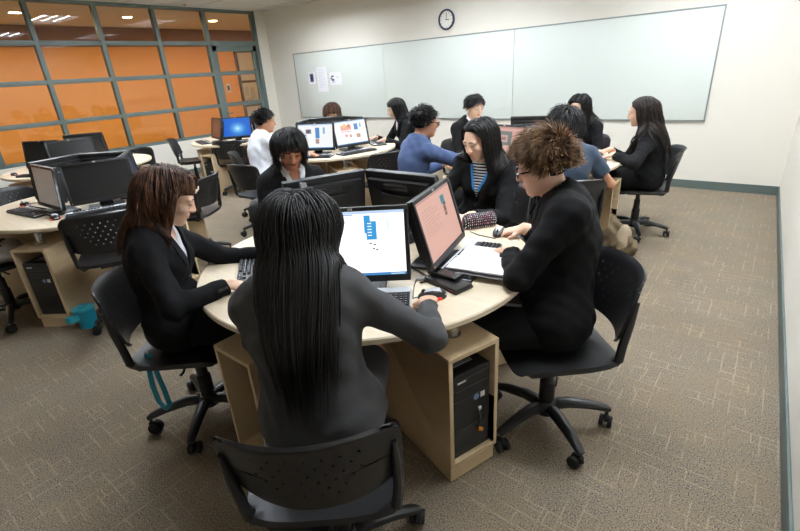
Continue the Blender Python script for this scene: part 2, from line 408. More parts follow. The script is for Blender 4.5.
# ------------------------------------------------------------------ tables
TZ = .74
TAB = {'main':(-1.44,1.505), 'left':(-4.24,1.32), 'middle':(-4.18,3.93), 'right':(-1.71,4.05), 'corner':(-6.52,4.29), 'edge':(-6.55,1.99)}
PAZ = {'main':-19, 'left':-55, 'middle':-32, 'right':-72, 'corner':-80, 'edge':-60}      # direction of one cabinet; the others every 72 degrees
def pedestal_mesh():
    # local: +X outward; open cubby facing outward, front at x=.785
    m = MB(); x0, x1, w, h = .24, .785, .122, .6
    m.box((x0,-w,.08),(x1,-w+.018,h-.018)); m.box((x0,w-.018,.08),(x1,w,h-.018))
    m.box((x0,-w,h-.018),(x1,w,h)); m.box((x0,-w+.018,.08),(x1,w-.018,.1)); m.box((x0,-w+.018,.1),(x0+.018,w-.018,h-.018))
    m.box((x0+.01,-w+.006,0),(x1-.012,w-.006,.08))
    return m.data('cabinet', M_PED, bevel=.0015, seg=1)
def table(key, label):
    cx, cy = TAB[key]
    t = thing('round_table', label, 'table', (cx,cy,0), 0, 'round maple computer tables')
    def top():
        m = MB(); m.lathe([(.60,.712),(.772,.712),(.78,.717),(.78,.735),(.775,.74),(.4,.74)], 96); return m.data('tabletop', M_TOP)
    inst('ttop', top, 'tabletop', t)
    for k in range(5):
        a = R(PAZ[key]+72*k)
        inst('tped', pedestal_mesh, 'cabinet', t, (0,0,0), (0,0,a))
        inst('tpost', lambda: MB().lathe([(.034,.6),(.034,.604),(.025,.606),(.025,.706),(.034,.708),(.034,.712)], 20).data('post', M_CHROME), 'post', t, (.655*math.cos(a), .655*math.sin(a), 0))
    inst('tcore', lambda: MB().lathe([(.235,0),(.235,.712)], 5).data('core', M_PED, bevel=.002), 'core', t, (0,0,0), (0,0,R(PAZ[key]+36)))
    return t
table('main','round maple table in the foreground with five people working around it')
table('left','round maple table at the left with empty chairs and switched-off monitors')
table('middle','round maple table where the person in the white shirt sits')
table('right','round maple table at the back right with a khaki bag on the floor beside it')
table('corner','round maple table in the far left corner with a bright blue screen on it')
table('edge','round maple table cut by the left edge beside the glass wall')
def at(key, az, r, z=0.):
    cx, cy = TAB[key]; return V(cx+r*math.cos(R(az)), cy+r*math.sin(R(az)), z)

# computer towers standing in the cabinets
def tower(key, k, label, detailed=True):
    a = PAZ[key]+72*k
    p = at(key, a, .765)
    t = thing('computer_tower', label, 'computer', (p[0],p[1],.1), R(a+90), 'computer towers in the table cabinets')   # front faces -Y local
    w, d, h = .094, .42, .395
    inst('twb', lambda: MB().box((-w,.012,0),(w,d,h)).data('case', M_BLACK, bevel=.004), 'case', t)
    def front():
        m = MB(); m.box((-w,0,0),(w,.012,h)); m.box((-w+.01,-.003,.235),(w-.01,.002,.275)); m.box((-w+.01,-.003,.285),(w-.01,.002,.325)); m.box((-w+.01,-.003,.335),(w-.01,.002,.372))
        for i in range(9): m.box((-w+.012,-.002,.03+.012*i),(w-.012,.002,.036+.012*i))
        return m.data('front_panel', M_BLACK2, bevel=.0015, seg=1)
    inst('twf', front, 'front_panel', t)
    inst('twst', lambda: MB().box((.044,-.005,.25),(.066,-.003,.274)).data('maker_sticker', mat('white_sticker', (.7,.7,.7), .4), smooth=0), 'maker_sticker', t)
    inst('twp', lambda: MB().box((-.07,-.005,.36),(-.03,-.003,.367)).data('name_plate', mat('white_sticker'), smooth=0), 'name_plate', t)
    def badge():
        m = MB(); m.lathe([(.013,0),(.013,.002)], 20, 0, Matrix.Translation((.022,-.003,.262)) @ Matrix.Rotation(PI/2,4,'X'))
        return m.data('badge', mat('blue_badge', srgb(120,150,190), .3), smooth=0)
    inst('twg', badge, 'round_badge', t)
    def sticker():
        m = MB(); m.box((-.045,.05,h),(.05,.13,h+.0006)); m.box((-.04,.055,h+.0006),(-.0,.075,h+.0009),1); m.box((.005,.06,h+.0006),(.045,.12,h+.0009),1); return m.data('licence_sticker', [mat('grey_sticker', (.42,.42,.42), .4), mat('dim_sticker_print', (.2,.2,.21), .5)], smooth=0)
    inst('tws', sticker, 'licence_sticker', t)
    if detailed:
        m = MB(); m.tube([(.03,-.004,.2),(.028,-.02,.17),(.022,-.012,.12),(.035,-.02,.09),(.05,-.014,.085),(.066,-.01,.09)], .0035, 6); m.tube([(.022,-.014,.11),(.04,-.018,.1)], .009, 8, 1); m.box((.03,-.012,.195),(.045,-.002,.207),2)
        m.build('front_cable', [M_BLACK, mat('orange_tassel', srgb(190,120,30), .6), M_SILVER], t)
    return t
tower('main',0,'black computer tower with stickers in the front cabinet of the foreground table')
tower('main',1,'black computer tower in the cabinet behind the spiky-haired person', False)
tower('left',0,'black computer tower in the cabinet beside the teal container', False)
tower('corner',0,'black computer tower in a cabinet of the table with the bright blue screen', False)
tower('right',0,'black computer tower in a cabinet of the back right table', False)

# ------------------------------------------------------------------ office chairs
def chair_meshes():
    out = {}
    def seat():
        m = MB()
        def f(u, v):
            x = (u-.5)*2; y = (v-.5)*2
            k = 1/max(1,(abs(x)**5+abs(y)**5)**.2)
            xx, yy = .225*x*k, .215*y*k
            z = .445 + .012*x*x - (.028*max(0,y-.45)**2*4) + .014*max(0,-y-.3)
            return (xx, yy+.0, z)
        m.grid(f, 20, 20); return m.data('seat', M_SEAT, solid=.022, smooth=50)
    def back():
        m = MB(); nu, nv = 66, 38
        def f(u, v):
            x = (u-.5)*2; y = (v-.5)*2
            k = 1/max(1,(abs(x)**7+abs(y)**7)**(1/7))
            wd = .226-.012*(y<0)*y*y
            xx = wd*x*k; zz = .672+.136*y*k
            yy = -.245 - .22*(zz-.56) + .085*x*x*k*k + .02*max(0,-y-.5)**2 - .14*max(0,y-.72)**2
            return (xx, yy, zz - .012*x*x*(1 if y>0 else -1))
        def hole(i, j):
            if not (8 < j < 33 and 10 < i < 56): return False
            return (j % 4 == 1) and ((i + (j//4 % 2)*3) % 6 == 0) and abs(i-33) < 9+(j-5)*.6
        m.grid(f, nu, nv, 0, None, hole); return m.data('backrest', M_SEAT, solid=.011, smooth=50)
    def bar(s):
        m = MB(); m.tube([(s*.15,-.10,.425),(s*.185,-.165,.43),(s*.204,-.19,.465),(s*.212,-.192,.54),(s*.214,-.205,.62),(s*.212,-.225,.72)], [.015,.018,.019,.018,.017,.009], 10, up=(1,0,0), sq=.75); return m.data('back_bar', M_BLACK)
    out['seat'] = seat(); out['backrest'] = back(); out['bar1'] = bar(1); out['bar-1'] = bar(-1)
    m = MB(); m.box((-.1,-.13,.395),(.1,.1,.428)); m.box((-.16,-.14,.415),(.16,-.1,.43)); m.tube([(.08,.0,.41),(.2,.02,.40),(.23,.02,.405)], .007, 6); out['mech'] = m.data('tilt_mechanism', M_BLACK2, bevel=.006)
    m = MB(); m.lathe([(.034,.09),(.034,.24),(.03,.245),(.026,.25),(.026,.33),(.018,.335),(.018,.4)], 18); out['lift'] = m.data('gas_lift', M_BLACK)
    m = MB(); m.lathe([(.05,.075),(.055,.085),(.052,.125),(.04,.14)], 20); out['hub'] = m.data('hub', M_BLACK)
    def leg():
        m = MB(); m.tube([(.03,0,.108),(.10,0,.118),(.19,0,.108),(.262,0,.09),(.285,0,.08)], [.030,.029,.025,.021,.016], 10, sq=.8); return m.data('leg', M_BLACK)
    out['leg'] = leg()
    m = MB(); Mr = Matrix.Rotation(PI/2,4,'X')
    for y in (-.018,.018): m.lathe([(.012,-.009),(.024,-.009),(.027,-.005),(.027,.005),(.024,.009),(.012,.009)], 18, 0, Matrix.Translation((.016,y,.027)) @ Mr)
    m.ball((.008,0,.04),(.03,.012,.02)); m.lathe([(.007,.04),(.007,.075)], 8)
    out['caster'] = m.data('caster', M_DARK)
    return out
CH = None
def chair(x, y, az, label, base=0., tilt=0., dz=0.):
    global CH
    if CH is None: CH = chair_meshes()
    t = thing('office_chair', label, 'chair', (x,y,0), R(az-90), 'black office chairs')
    link('seat', CH['seat'], t, (0,0,dz)); link('backrest', CH['backrest'], t, (0,0,dz)); link('back_bar', CH['bar1'], t, (0,0,dz)); link('back_bar', CH['bar-1'], t, (0,0,dz))
    link('tilt_mechanism', CH['mech'], t, (0,0,dz)); link('gas_lift', CH['lift'], t); link('hub', CH['hub'], t)
    for k in range(5):
        a = R(base+72*k)
        l = link('leg', CH['leg'], t, (0,0,0), (0,0,a))
        link('caster', CH['caster'], l, (.275,0,0), (0,0,R((37*k*k+base*3) % 360)))
    return t
CHAIRS = {
 'front':(-.885,.672,130,'black chair of the long-haired person in a grey top with her back to us',20),
 'left':(-1.965,0.815,41,'black chair with a teal lanyard hanging from it under the brown-haired person',-71),
 'man':(-.57,1.68,222,'black chair of the spiky-haired person in glasses',-171),
 'bl':(-2.42,1.85,-19,'black chair of the short-haired person behind the dark monitor backs',10),
 'br':(-1.40,2.62,-91,'black chair of the person with a blue lanyard and striped top',0),
 'white':(-4.15,2.85,95,'black chair of the person in the white shirt seen from behind',15),
 'hp':(-4.98,4.78,-47,'black chair of the person whose head shows above monitors by the papers',0),
 'farw':(-3.72,4.85,245,'black chair of the long-haired person typing before the whiteboard',20),
 'blue':(-2.22,2.98,65,'black chair of the person in the blue shirt',30),
 'suit':(-2.60,4.50,-25,'black chair of the dark-suited person facing us at the back right table',0),
 'h11':(-1.1,3.22,124,'black chair directly behind the spiky-haired person, seen from behind',25),
 'h12':(-1.56,5.02,-97,'black chair of the person half hidden behind the back right monitors',0),
 'rightw':(-0.85,4.55,198,'black chair at the back right whose perforated back stands clear of the table',40),
 'lfront':(-3.46,1.09,155,'empty black chair tucked in front of the big dark screen on the left table',0),
 'lbag':(-4.27,.55,92,'black chair at the left edge with a grey bag on its seat',-18),
 'lback':(-5.05,1.02,17,'empty black chair showing only its back at the left edge beyond the left table',0),
 'lfar':(-4.15,2.02,-148,'empty black chair standing between the left and middle tables, side on to us',8),
 'midr':(-3.28,3.75,158,'empty black chair tucked to the right side of the table with two lit screens',10),
 'mid2':(-4.75,3.25,55,'empty black chair just left of the person in the white shirt',33),
 'corner':(-6.2,3.9,120,'empty black chair in front of the bright blue screen',12),
 'corner2':(-7.2,3.75,56,'empty black chair left of the corner table below the glass wall',5),
 'edge':(-6.68,2.6,-62,'empty black chair whose back shows between the dark monitors and the glass wall',20),
}
for k,(x,y,az,lab,b) in CHAIRS.items(): chair(x,y,az,lab,b, dz={'lfront':.05,'h11':.03}.get(k,0))

# ------------------------------------------------------------------ monitors, keyboards, mice
SW, SH = .415, .262          # screen opening
def monitor_meshes():
    o = {}
    w, h = .445, .30
    m = MB(); f = .016
    # bezel frame around the screen, front at y=+.012 ; panel origin at its bottom edge
    m.box((-w/2,-.004,0),(w/2,.012,.024)); m.box((-w/2,-.004,h-.016),(w/2,.012,h)); m.box((-w/2,-.004,.024),(-w/2+.015,.012,h-.016)); m.box((w/2-.015,-.004,.024),(w/2,.012,h-.016))
    o['bezel'] = m.data('bezel', M_BLACK, bevel=.003)
    m = MB()
    m.box((-w/2,-.022,0),(w/2,-.004,h)); m.box((-w/2+.03,-.05,.05),(w/2-.03,-.02,h-.035)); m.box((-.1,-.066,.08),(.1,-.045,.2))
    for i in range(10): m.box((-.14,-.0525,.215+.004*i),(.14,-.049,.217+.004*i))
    o['rear'] = m.data('rear_cover', M_BLACK2, bevel=.006)
    m = MB(); m.box((-.075,-.062,.222),(.075,-.046,.25)); o['lip'] = m.data('carry_grip', M_BLACK, bevel=.004)
    m = MB(); m.prism([(-.12,-.10),(.12,-.10),(.12,.07),(.09,.10),(-.09,.10),(-.12,.07)], 0, .014); o['base'] = m.data('base', M_BLACK, bevel=.004)
    m = MB(); m.box((-.045,-.085,.012),(.045,-.055,.2)); o['neck'] = m.data('neck', M_BLACK, bevel=.006)
    m = MB(); m.box((-.009,.0121,h-.0125),(.009,.0128,h-.0035)); o['logo'] = m.data('logo_plate', M_SILVER, smooth=0)
    m = MB(); m.lathe([(.004,0),(.004,.0015)], 10, 0, Matrix.Translation((w/2-.012,.012,.012)) @ Matrix.Rotation(-PI/2,4,'X')); o['btn'] = m.data('power_button', mat('power_button_ring', srgb(170,120,110), .4, emit=(.8,.25,.2), estr=.3))
    return o
MM = None
def hp_text(parent, loc, size):
    key = 'hptxt%.4f' % size
    if key not in CACHE:
        c = bpy.data.curves.new('hp', 'FONT'); c.body = 'hp'; c.size = size; c.align_x = 'CENTER'; c.extrude = .0002
        ob = bpy.data.objects.new('tmp', c); COL.objects.link(ob)
        dg = bpy.context.evaluated_depsgraph_get(); me = bpy.data.meshes.new_from_object(ob.evaluated_get(dg))
        bpy.data.objects.remove(ob); me.materials.clear(); me.materials.append(M_BLACK); CACHE[key] = me
    return link('logo_letters', CACHE[key], parent, loc, (PI/2,0,PI))
SCR = {}
def screen_mat(rgb, s):
    return emis('screen_%d_%d_%d_%.1f' % (*rgb, s), rgb, s)
def screen(kind):
    """lit picture, or the dull grey face of a switched-off panel; one mesh"""
    if kind in SCR: return SCR[kind]
    m = MB(); ms = []
    def q(x0,z0,x1,z1,rgb,s,lay):
        # u,v in 0..1 ; as the user sees it from +Y, x runs to the left
        mi = screen_mat(rgb,s) if s else mat('dead_panel_%d_%d_%d' % rgb, srgb(*rgb), .25)
        if mi not in ms: ms.append(mi)
        X = lambda u: SW*(.5-u); Z = lambda v: .024+v*(.3-.04)
        y = .004+.0003*lay
        m.quad((X(x0),y,Z(z0)),(X(x0),y,Z(z1)),(X(x1),y,Z(z1)),(X(x1),y,Z(z0)), ms.index(mi))
    if kind == 'off':
        q(0,0,1,1,(26,27,27),0,0)
    elif kind == 'grey':
        q(0,0,1,1,(138,128,118),.55,0)
        for k in range(3): q(.3+.1*k,.55-.12*k,.7,.552-.12*k,(120,112,104),.5,1)
    elif kind == 'windows':
        nx, ny = 28, 18
        for i in range(nx):
            for j in range(ny):
                u, v = (i+.5)/nx, (j+.5)/ny
                d = math.hypot((u-.55)*1.5, (v-.42)*1.15); t = max(0, 1-d/.55)**1.5
                c = lerp((8,96,200),(190,240,255),min(1,t)) if d > .04 else np.array((205,245,255))
                c = tuple(int(round(x/12)*12) for x in c)
                q(i/nx,.05+.95*j/ny,(i+1)/nx,.05+.95*(j+1)/ny,c,1.05,0)
        q(0,0,1,.05,(40,90,130),.8,0)
    else:
        lit = {'white':(250,252,255),'pink':(218,170,156),'mid1':(245,246,248),'mid2':(248,248,250),'pink2':(222,176,162),'white2':(250,250,252),'brown':(112,72,56)}[kind]
        s = {'white':1.35,'pink':1.0,'mid1':1.0,'mid2':1.02,'pink2':.95,'white2':1.15,'brown':.7}[kind]
        q(0,0,1,1,lit,s,0)
        if kind in ('white','mid1','mid2','white2'):
            q(0,0,1,.045,(70,140,200),1.0,1); q(0,.955,1,1,(190,212,240),1.1,1); q(.42,.935,.52,.952,(150,175,215),1.1,1)
        if kind == 'white':
            q(.62,.56,.735,.84,(62,160,222),1.0,1); q(.62,.84,.68,.93,(62,160,222),1.0,1); q(.62,.56,.637,.66,(250,252,255),1.3,2)
            for k in range(5): q(.65,.62+.045*k,.69,.635+.045*k,(235,245,255),1.2,2)
            q(.33,.73,.41,.78,(70,90,100),1.0,1); q(.35,.76,.39,.80,(110,160,170),1.0,2); q(.32,.715,.35,.75,(90,80,90),1.0,2); q(.37,.86,.4,.87,(120,130,140),1.,1)
            for (a,b) in ((.66,.49),(.70,.47),(.69,.41),(.72,.39)): q(a,b,a+.022,b+.024,(120,122,128),1.,1)
            q(.61,.36,.75,.363,(215,220,228),1.2,1); q(.83,.70,.86,.88,(215,236,250),1.25,1)
            q(.02,.01,.05,.035,(90,200,120),1.,2); q(.85,.012,.98,.03,(200,225,240),1.,2)
        if kind in ('pink','pink2'):
            q(0,.95,1,1,(196,150,140),.9,1)
            for k in range(9): q(.1,.80-.05*k,.1+(.44 if k%3 else .3),.806-.05*k,(182,136,124),.9,1)
        if kind == 'pink':
            q(.66,.72,.77,.86,(58,128,140),.9,1); q(.68,.5,.76,.68,(176,132,118),.9,1); q(.70,.58,.75,.66,(110,82,76),.9,2); q(.69,.5,.74,.54,(120,84,80),.9,2); q(.70,.68,.78,.72,(60,70,80),.9,1)
        if kind == 'pink2':
            q(.33,.42,.72,.86,(128,134,132),.85,1); q(.42,.52,.62,.74,(206,180,172),.9,2); q(.46,.58,.58,.68,(170,120,112),.9,3)
        if kind == 'mid1':
            q(.5,.42,.62,.86,(80,140,200),1.,1); q(.72,.6,.78,.86,(120,180,220),1.,1); q(.22,.62,.38,.8,(120,120,130),1.,1); q(.27,.66,.33,.75,(60,50,60),1.,2); q(.5,.2,.6,.4,(170,140,130),1.,1); q(.12,.52,.24,.58,(120,170,210),1.,1)
        if kind == 'mid2':
            q(.2,.62,.52,.82,(235,170,150),1.,1); q(.28,.74,.36,.88,(240,200,110),1.,2); q(.42,.72,.5,.86,(220,120,120),1.,2); q(.62,.6,.74,.86,(80,140,200),1.,1); q(.8,.68,.85,.86,(130,185,225),1.,1); q(.3,.34,.38,.44,(230,160,160),1.,1); q(.44,.3,.5,.42,(210,150,140),1.,1); q(.66,.26,.78,.42,(200,160,140),1.,1); q(.2,.55,.52,.57,(210,60,60),1.,1)
        if kind == 'brown':
            q(.2,.3,.75,.8,(128,84,66),.7,1)
    me = m.data('screen_'+kind, ms, smooth=0); SCR[kind] = me; return me
def monitor(key, az, d, kind, label, tilt=12, rot=0, tang=0., rise=.045):
    """the screen plane's bottom edge stands d from the table centre, facing az"""
    global MM
    if MM is None: MM = monitor_meshes()
    p = at(key, az, d, TZ); tv = V(-math.sin(R(az)), math.cos(R(az)), 0)*tang; p = p+tv
    t = thing('computer_monitor', label, 'monitor', tuple(p), R(az+rot-90), 'black flat computer monitors')
    link('base', MM['base'], t, (0,-.06,0)); link('neck', MM['neck'], t)
    pan = link('rear_cover', MM['rear'], t, (0,-.012,rise), (R(tilt),0,0))
    link('bezel', MM['bezel'], pan); link('screen', screen(kind), pan); link('carry_grip', MM['lip'], pan); link('power_button', MM['btn'], pan)
    link('logo_plate', MM['logo'], pan); hp_text(pan, (0,.0131,.2885), .009)
    return t
def keyboard_meshes():
    o = {}; w, d = .445, .165
    m = MB(); Mk = Matrix.Rotation(R(4),4,'X')
    m.box((-w/2,-d/2,.004),(w/2,d/2,.02),0); o['body'] = m.data('body', M_BLACK, bevel=.004)
    m = MB(); m.box((-w/2+.003,d/2-.045,.0195),(w/2-.003,d/2-.002,.0225)); m.box((-w/2+.0,-d/2,.0195),(-w/2+.004,d/2,.0215)); m.box((w/2-.004,-d/2,.0195),(w/2,d/2,.0215)); o['strip'] = m.data('silver_strip', mat('pale_silver_plastic', (.62,.64,.66), .35), bevel=.001, seg=1)
    m = MB()
    def key(x,y,kw=.0165,kd=.0155,mark=True):
        z0, z1 = .019, .0275; a = .0022
        m._add([(x,y,z0),(x+kw,y,z0),(x+kw,y+kd,z0),(x,y+kd,z0),(x+a,y+a,z1),(x+kw-a,y+a,z1),(x+kw-a,y+kd-a,z1),(x+a,y+kd-a,z1)], [(4,5,6,7),(0,1,5,4),(1,2,6,5),(2,3,7,6),(3,0,4,7)], 0)
        if mark: m.quad((x+.005,y+.006,z1+.0002),(x+.0105,y+.006,z1+.0002),(x+.0105,y+.0095,z1+.0002),(x+.005,y+.0095,z1+.0002),1)
    for r in range(5):
        y = -d/2+.006+.0187*r
        if r == 0:
            x = -w/2+.008
            for kk in (.022,.018,.018,.105,.018,.018,.018,.022): key(x,y,kk-.002,mark=False); x += kk
        else:
            for c in range(15): key(-w/2+.008+.0187*c,y, mark=(c>0 and c<14))
        for c in range(4): key(w/2-.082+.0187*c,y)
    for c in range(3):
        key(w/2-.147+.0187*c,-d/2+.006)
        for r in (3,4): key(w/2-.147+.0187*c,-d/2+.006+.0187*r)
    key(w/2-.147+.0187,-d/2+.006+.0187)
    o['keys'] = m.data('keys', [M_KEY, M_MARK], smooth=0)
    m = MB()
    for g in range(3):
        for c in range(4): 
            x = -w/2+.05+.092*g+.0195*c; m.box((x,d/2-.03,.021),(x+.0165,d/2-.016,.0275))
    o['fkeys'] = m.data('function_keys', M_KEY, bevel=.0015, seg=1)
    m = MB(); m.tube([(0,d/2,.012),(.01,d/2+.03,.004),(.05,d/2+.07,.003),(.08,d/2+.13,.003)], .0022, 6); o['cable'] = m.data('cable', M_DARK)
    return o
KB = None
def keyboard(p, az, label, cable=False):
    global KB
    if KB is None: KB = keyboard_meshes()
    t = thing('keyboard', label, 'keyboard', (p[0],p[1],TZ-.0035), R(az), 'black computer keyboards')
    for n,k in (('body','body'),('silver_strip','strip'),('keys','keys'),('function_keys','fkeys')): link(n, KB[k], t)
    if cable: link('cable', KB['cable'], t)
    return t
def mouse(p, az, label, cable_to=None):
    t = thing('computer_mouse', label, 'mouse', (p[0],p[1],TZ), R(az), 'black and silver computer mice')
    def body():
        m = MB()
        def f(u,v):
            a = 2*PI*u; r = math.sin(PI/2*min(1,v*1.0)); 
            return (.030*r*math.cos(a), .056*r*math.sin(a)*(1.0), .004+.032*math.cos(PI/2*v)**.7*(1-.25*math.sin(a)*r))
        m.grid(f, 24, 8); m.lathe([(.03,0.001),(.03,.005)],24,0,Matrix.Diagonal((1,1.87,1,1))); return m.data('body', M_BLACK, smooth=60)
    inst('msb', body, 'body', t)
    inst('mss', lambda: MB().tube([(0,-.055,.012),(0,-.03,.033),(0,0,.0375),(0,.03,.03)], [.012,.017,.016,.010], 10, sq=.22).data('silver_spine', M_SILVER), 'silver_spine', t)
    inst('msw', lambda: MB().lathe([(.008,-.004),(.009,0),(.008,.004)],14,0,Matrix.Translation((0,.032,.03))@Matrix.Rotation(PI/2,4,'Y')).data('wheel', M_DARK), 'scroll_wheel', t)
    inst('msr', lambda: MB().ball((-.0255,-.02,.007),(.006,.018,.005)).ball((.0255,-.02,.007),(.006,.018,.005)).data('sensor_glow', M_RED), 'sensor_glow', t)
    if cable_to is not None:
        q = Matrix.Rotation(-R(az),4,'Z') @ Vector((cable_to[0]-p[0], cable_to[1]-p[1], 0))
        MB().tube([(0,.052,.008),(.0,.075,.003),(q.x*.5+.02,q.y*.5+.04,.0025),(q.x,q.y,.0025)], .002, 6).build('cable', M_DARK, t)
    return t
# ------------------------------------------------------------------ smooth implicit bodies
class SDF:
    def __init__(s): s.p = []
    def cone(s, a, b, ra, rb, k=.02, w=None, sq=1., neg=False):
        a = np.asarray(a,float); b = np.asarray(b,float); ba = b-a; L2 = max(1e-9, ba@ba)
        w = None if w is None else nrm(w)
        def f(X,Y,Z):
            px,py,pz = X-a[0],Y-a[1],Z-a[2]
            h = np.clip((px*ba[0]+py*ba[1]+pz*ba[2])/L2, 0, 1)
            qx,qy,qz = px-ba[0]*h, py-ba[1]*h, pz-ba[2]*h
            if w is not None:
                t = (qx*w[0]+qy*w[1]+qz*w[2])*(1/sq-1); qx=qx+t*w[0]; qy=qy+t*w[1]; qz=qz+t*w[2]
            return (np.sqrt(qx*qx+qy*qy+qz*qz)-(ra+(rb-ra)*h))*(1 if w is None else .5+.5*sq)
        m = max(ra,rb)*max(1,sq if w is not None else 1)
        s.p.append((f, np.minimum(a,b)-m, np.maximum(a,b)+m, k, neg)); return s
    def ell(s, c, r, Rm=None, k=.02, neg=False):
        c = np.asarray(c,float); r = np.asarray(r,float); Rm = np.eye(3) if Rm is None else np.asarray(Rm)
        def f(X,Y,Z):
            px,py,pz = X-c[0],Y-c[1],Z-c[2]
            u = [px*Rm[0,i]+py*Rm[1,i]+pz*Rm[2,i] for i in range(3)]
            k0 = np.sqrt(sum((u[i]/r[i])**2 for i in range(3)))
            k1 = np.sqrt(sum((u[i]/r[i]**2)**2 for i in range(3)))
            return k0*(k0-1)/np.maximum(k1,1e-6)
        e = np.sqrt(((Rm*r)**2).sum(1))
        s.p.append((f, c-e, c+e, k, neg)); return s
    def halfball(s, c, n, rad):
        """cuts away the half ball of radius rad on the n side of the plane through c"""
        c = np.asarray(c,float); n = nrm(n)
        def f(X,Y,Z):
            px,py,pz = X-c[0],Y-c[1],Z-c[2]
            return np.maximum(np.sqrt(px*px+py*py+pz*pz)-rad, -(px*n[0]+py*n[1]+pz*n[2]))
        s.p.append((f, c-rad, c+rad, .004, True)); return s
    def fn(s, f, lo, hi, k=.004, neg=False): s.p.append((f, np.asarray(lo,float), np.asarray(hi,float), k, neg)); return s
    def ev(s, P):
        X,Y,Z = P[:,0],P[:,1],P[:,2]; D = np.full(len(P), 1.)
        for f,lo,hi,k,neg in s.p:
            d = f(X,Y,Z)
            if neg: D = np.maximum(D,-d)
            else:
                h = np.clip(.5+.5*(D-d)/k,0,1); D = D*(1-h)+d*h-k*h*(1-h)
        return D
    def verts(s, h, noise=None):
        pos = [p for p in s.p if not p[4]]
        lo = np.min([p[1] for p in pos],0)-3*h-.01; hi = np.max([p[2] for p in pos],0)+3*h+.01
        n = np.ceil((hi-lo)/h).astype(int)+1
        ax = [(lo[i]+h*np.arange(n[i])).astype(F32) for i in range(3)]
        D = np.full(n, 1., F32)
        for f,l,u,k,neg in s.p:
            m = k+3*h
            i0 = np.clip(np.floor((l-m-lo)/h).astype(int),0,n-1); i1 = np.clip(np.ceil((u+m-lo)/h).astype(int)+1,1,n)
            if (i1<=i0).any(): continue
            sl = tuple(slice(a,b) for a,b in zip(i0,i1))
            d = f(ax[0][sl[0]][:,None,None], ax[1][sl[1]][None,:,None], ax[2][sl[2]][None,None,:])
            E = D[sl]
            if neg: D[sl] = np.maximum(E,-d)
            else:
                hh = np.clip(.5+.5*(E-d)/k,0,1); D[sl] = E*(1-hh)+d*hh-k*hh*(1-hh)
        if noise is not None:
            D += noise(ax[0][:,None,None], ax[1][None,:,None], ax[2][None,None,:]).astype(F32)
        return nets(D, lo, h)
def nets(D, lo, h):
    S = D < 0; c = np.zeros(tuple(x-1 for x in D.shape), np.int8)
    O = [(i,j,k) for i in (0,1) for j in (0,1) for k in (0,1)]
    sh = c.shape
    for i,j,k in O: c += S[i:i+sh[0], j:j+sh[1], k:k+sh[2]]
    act = (c>0)&(c<8); ii = np.argwhere(act); idx = np.full(sh, -1, np.int64); idx[act] = np.arange(len(ii))
    P = np.zeros((len(ii),3)); C = np.zeros(len(ii))
    val = {o: D[ii[:,0]+o[0], ii[:,1]+o[1], ii[:,2]+o[2]] for o in O}
    for a in O:
        for ax in range(3):
            if a[ax]: continue
            b = list(a); b[ax] = 1; b = tuple(b)
            da, db = val[a], val[b]; m = (da<0) != (db<0)
            t = da[m]/(da[m]-db[m]); q = np.tile(np.array(a,float),(m.sum(),1)); q[:,ax] += t; P[m] += q; C[m] += 1
    Vt = lo+h*(ii+P/C[:,None])
    Q = []
    for ax in range(3):
        b = [slice(1,-1)]*3; b[ax] = slice(0,-1)
        nx = [slice(1,-1)]*3; nx[ax] = slice(1,None)
        s0 = S[tuple(b)]; s1 = S[tuple(nx)]; e = np.argwhere(s0 != s1)
        off = np.array([1,1,1]); off[ax] = 0; e = e+off
        u, w = (ax+1)%3, (ax+2)%3
        def cell(du,dw):
            q = e.copy(); q[:,u] += du; q[:,w] += dw; return idx[q[:,0],q[:,1],q[:,2]]
        f = np.stack([cell(-1,-1),cell(0,-1),cell(0,0),cell(-1,0)],1)
        inside = S[e[:,0],e[:,1],e[:,2]]
        f[~inside] = f[~inside][:,::-1]
        Q.append(f[(f>=0).all(1)])
    return Vt, np.concatenate(Q)
def relax(Vt, Q, it=1, a=.5):
    E = np.concatenate([Q[:,[0,1]],Q[:,[1,2]],Q[:,[2,3]],Q[:,[3,0]]])
    n = len(Vt); cnt = np.bincount(E[:,0],minlength=n)+np.bincount(E[:,1],minlength=n)
    for _ in range(it):
        A = np.stack([np.bincount(E[:,0],Vt[E[:,1],i],n)+np.bincount(E[:,1],Vt[E[:,0],i],n) for i in range(3)],1)
        Vt = Vt*(1-a)+a*A/np.maximum(cnt,1)[:,None]
    return Vt
def raw_mesh(name, Vt, Q, mats, mi=None):
    me = bpy.data.meshes.new(name); n, k = len(Vt), Q.shape[1]
    me.vertices.add(n); me.vertices.foreach_set('co', Vt.astype(F32).ravel())
    me.loops.add(len(Q)*k); me.loops.foreach_set('vertex_index', Q.astype(np.int32).ravel())
    me.polygons.add(len(Q)); me.polygons.foreach_set('loop_start', np.arange(0,len(Q)*k,k,dtype=np.int32))
    for m in (mats if isinstance(mats,(list,tuple)) else [mats]): me.materials.append(m)
    if mi is not None: me.polygons.foreach_set('material_index', mi.astype(np.int32))
    me.polygons.foreach_set('use_smooth', np.ones(len(Q),bool))
    me.update(calc_edges=True); return me

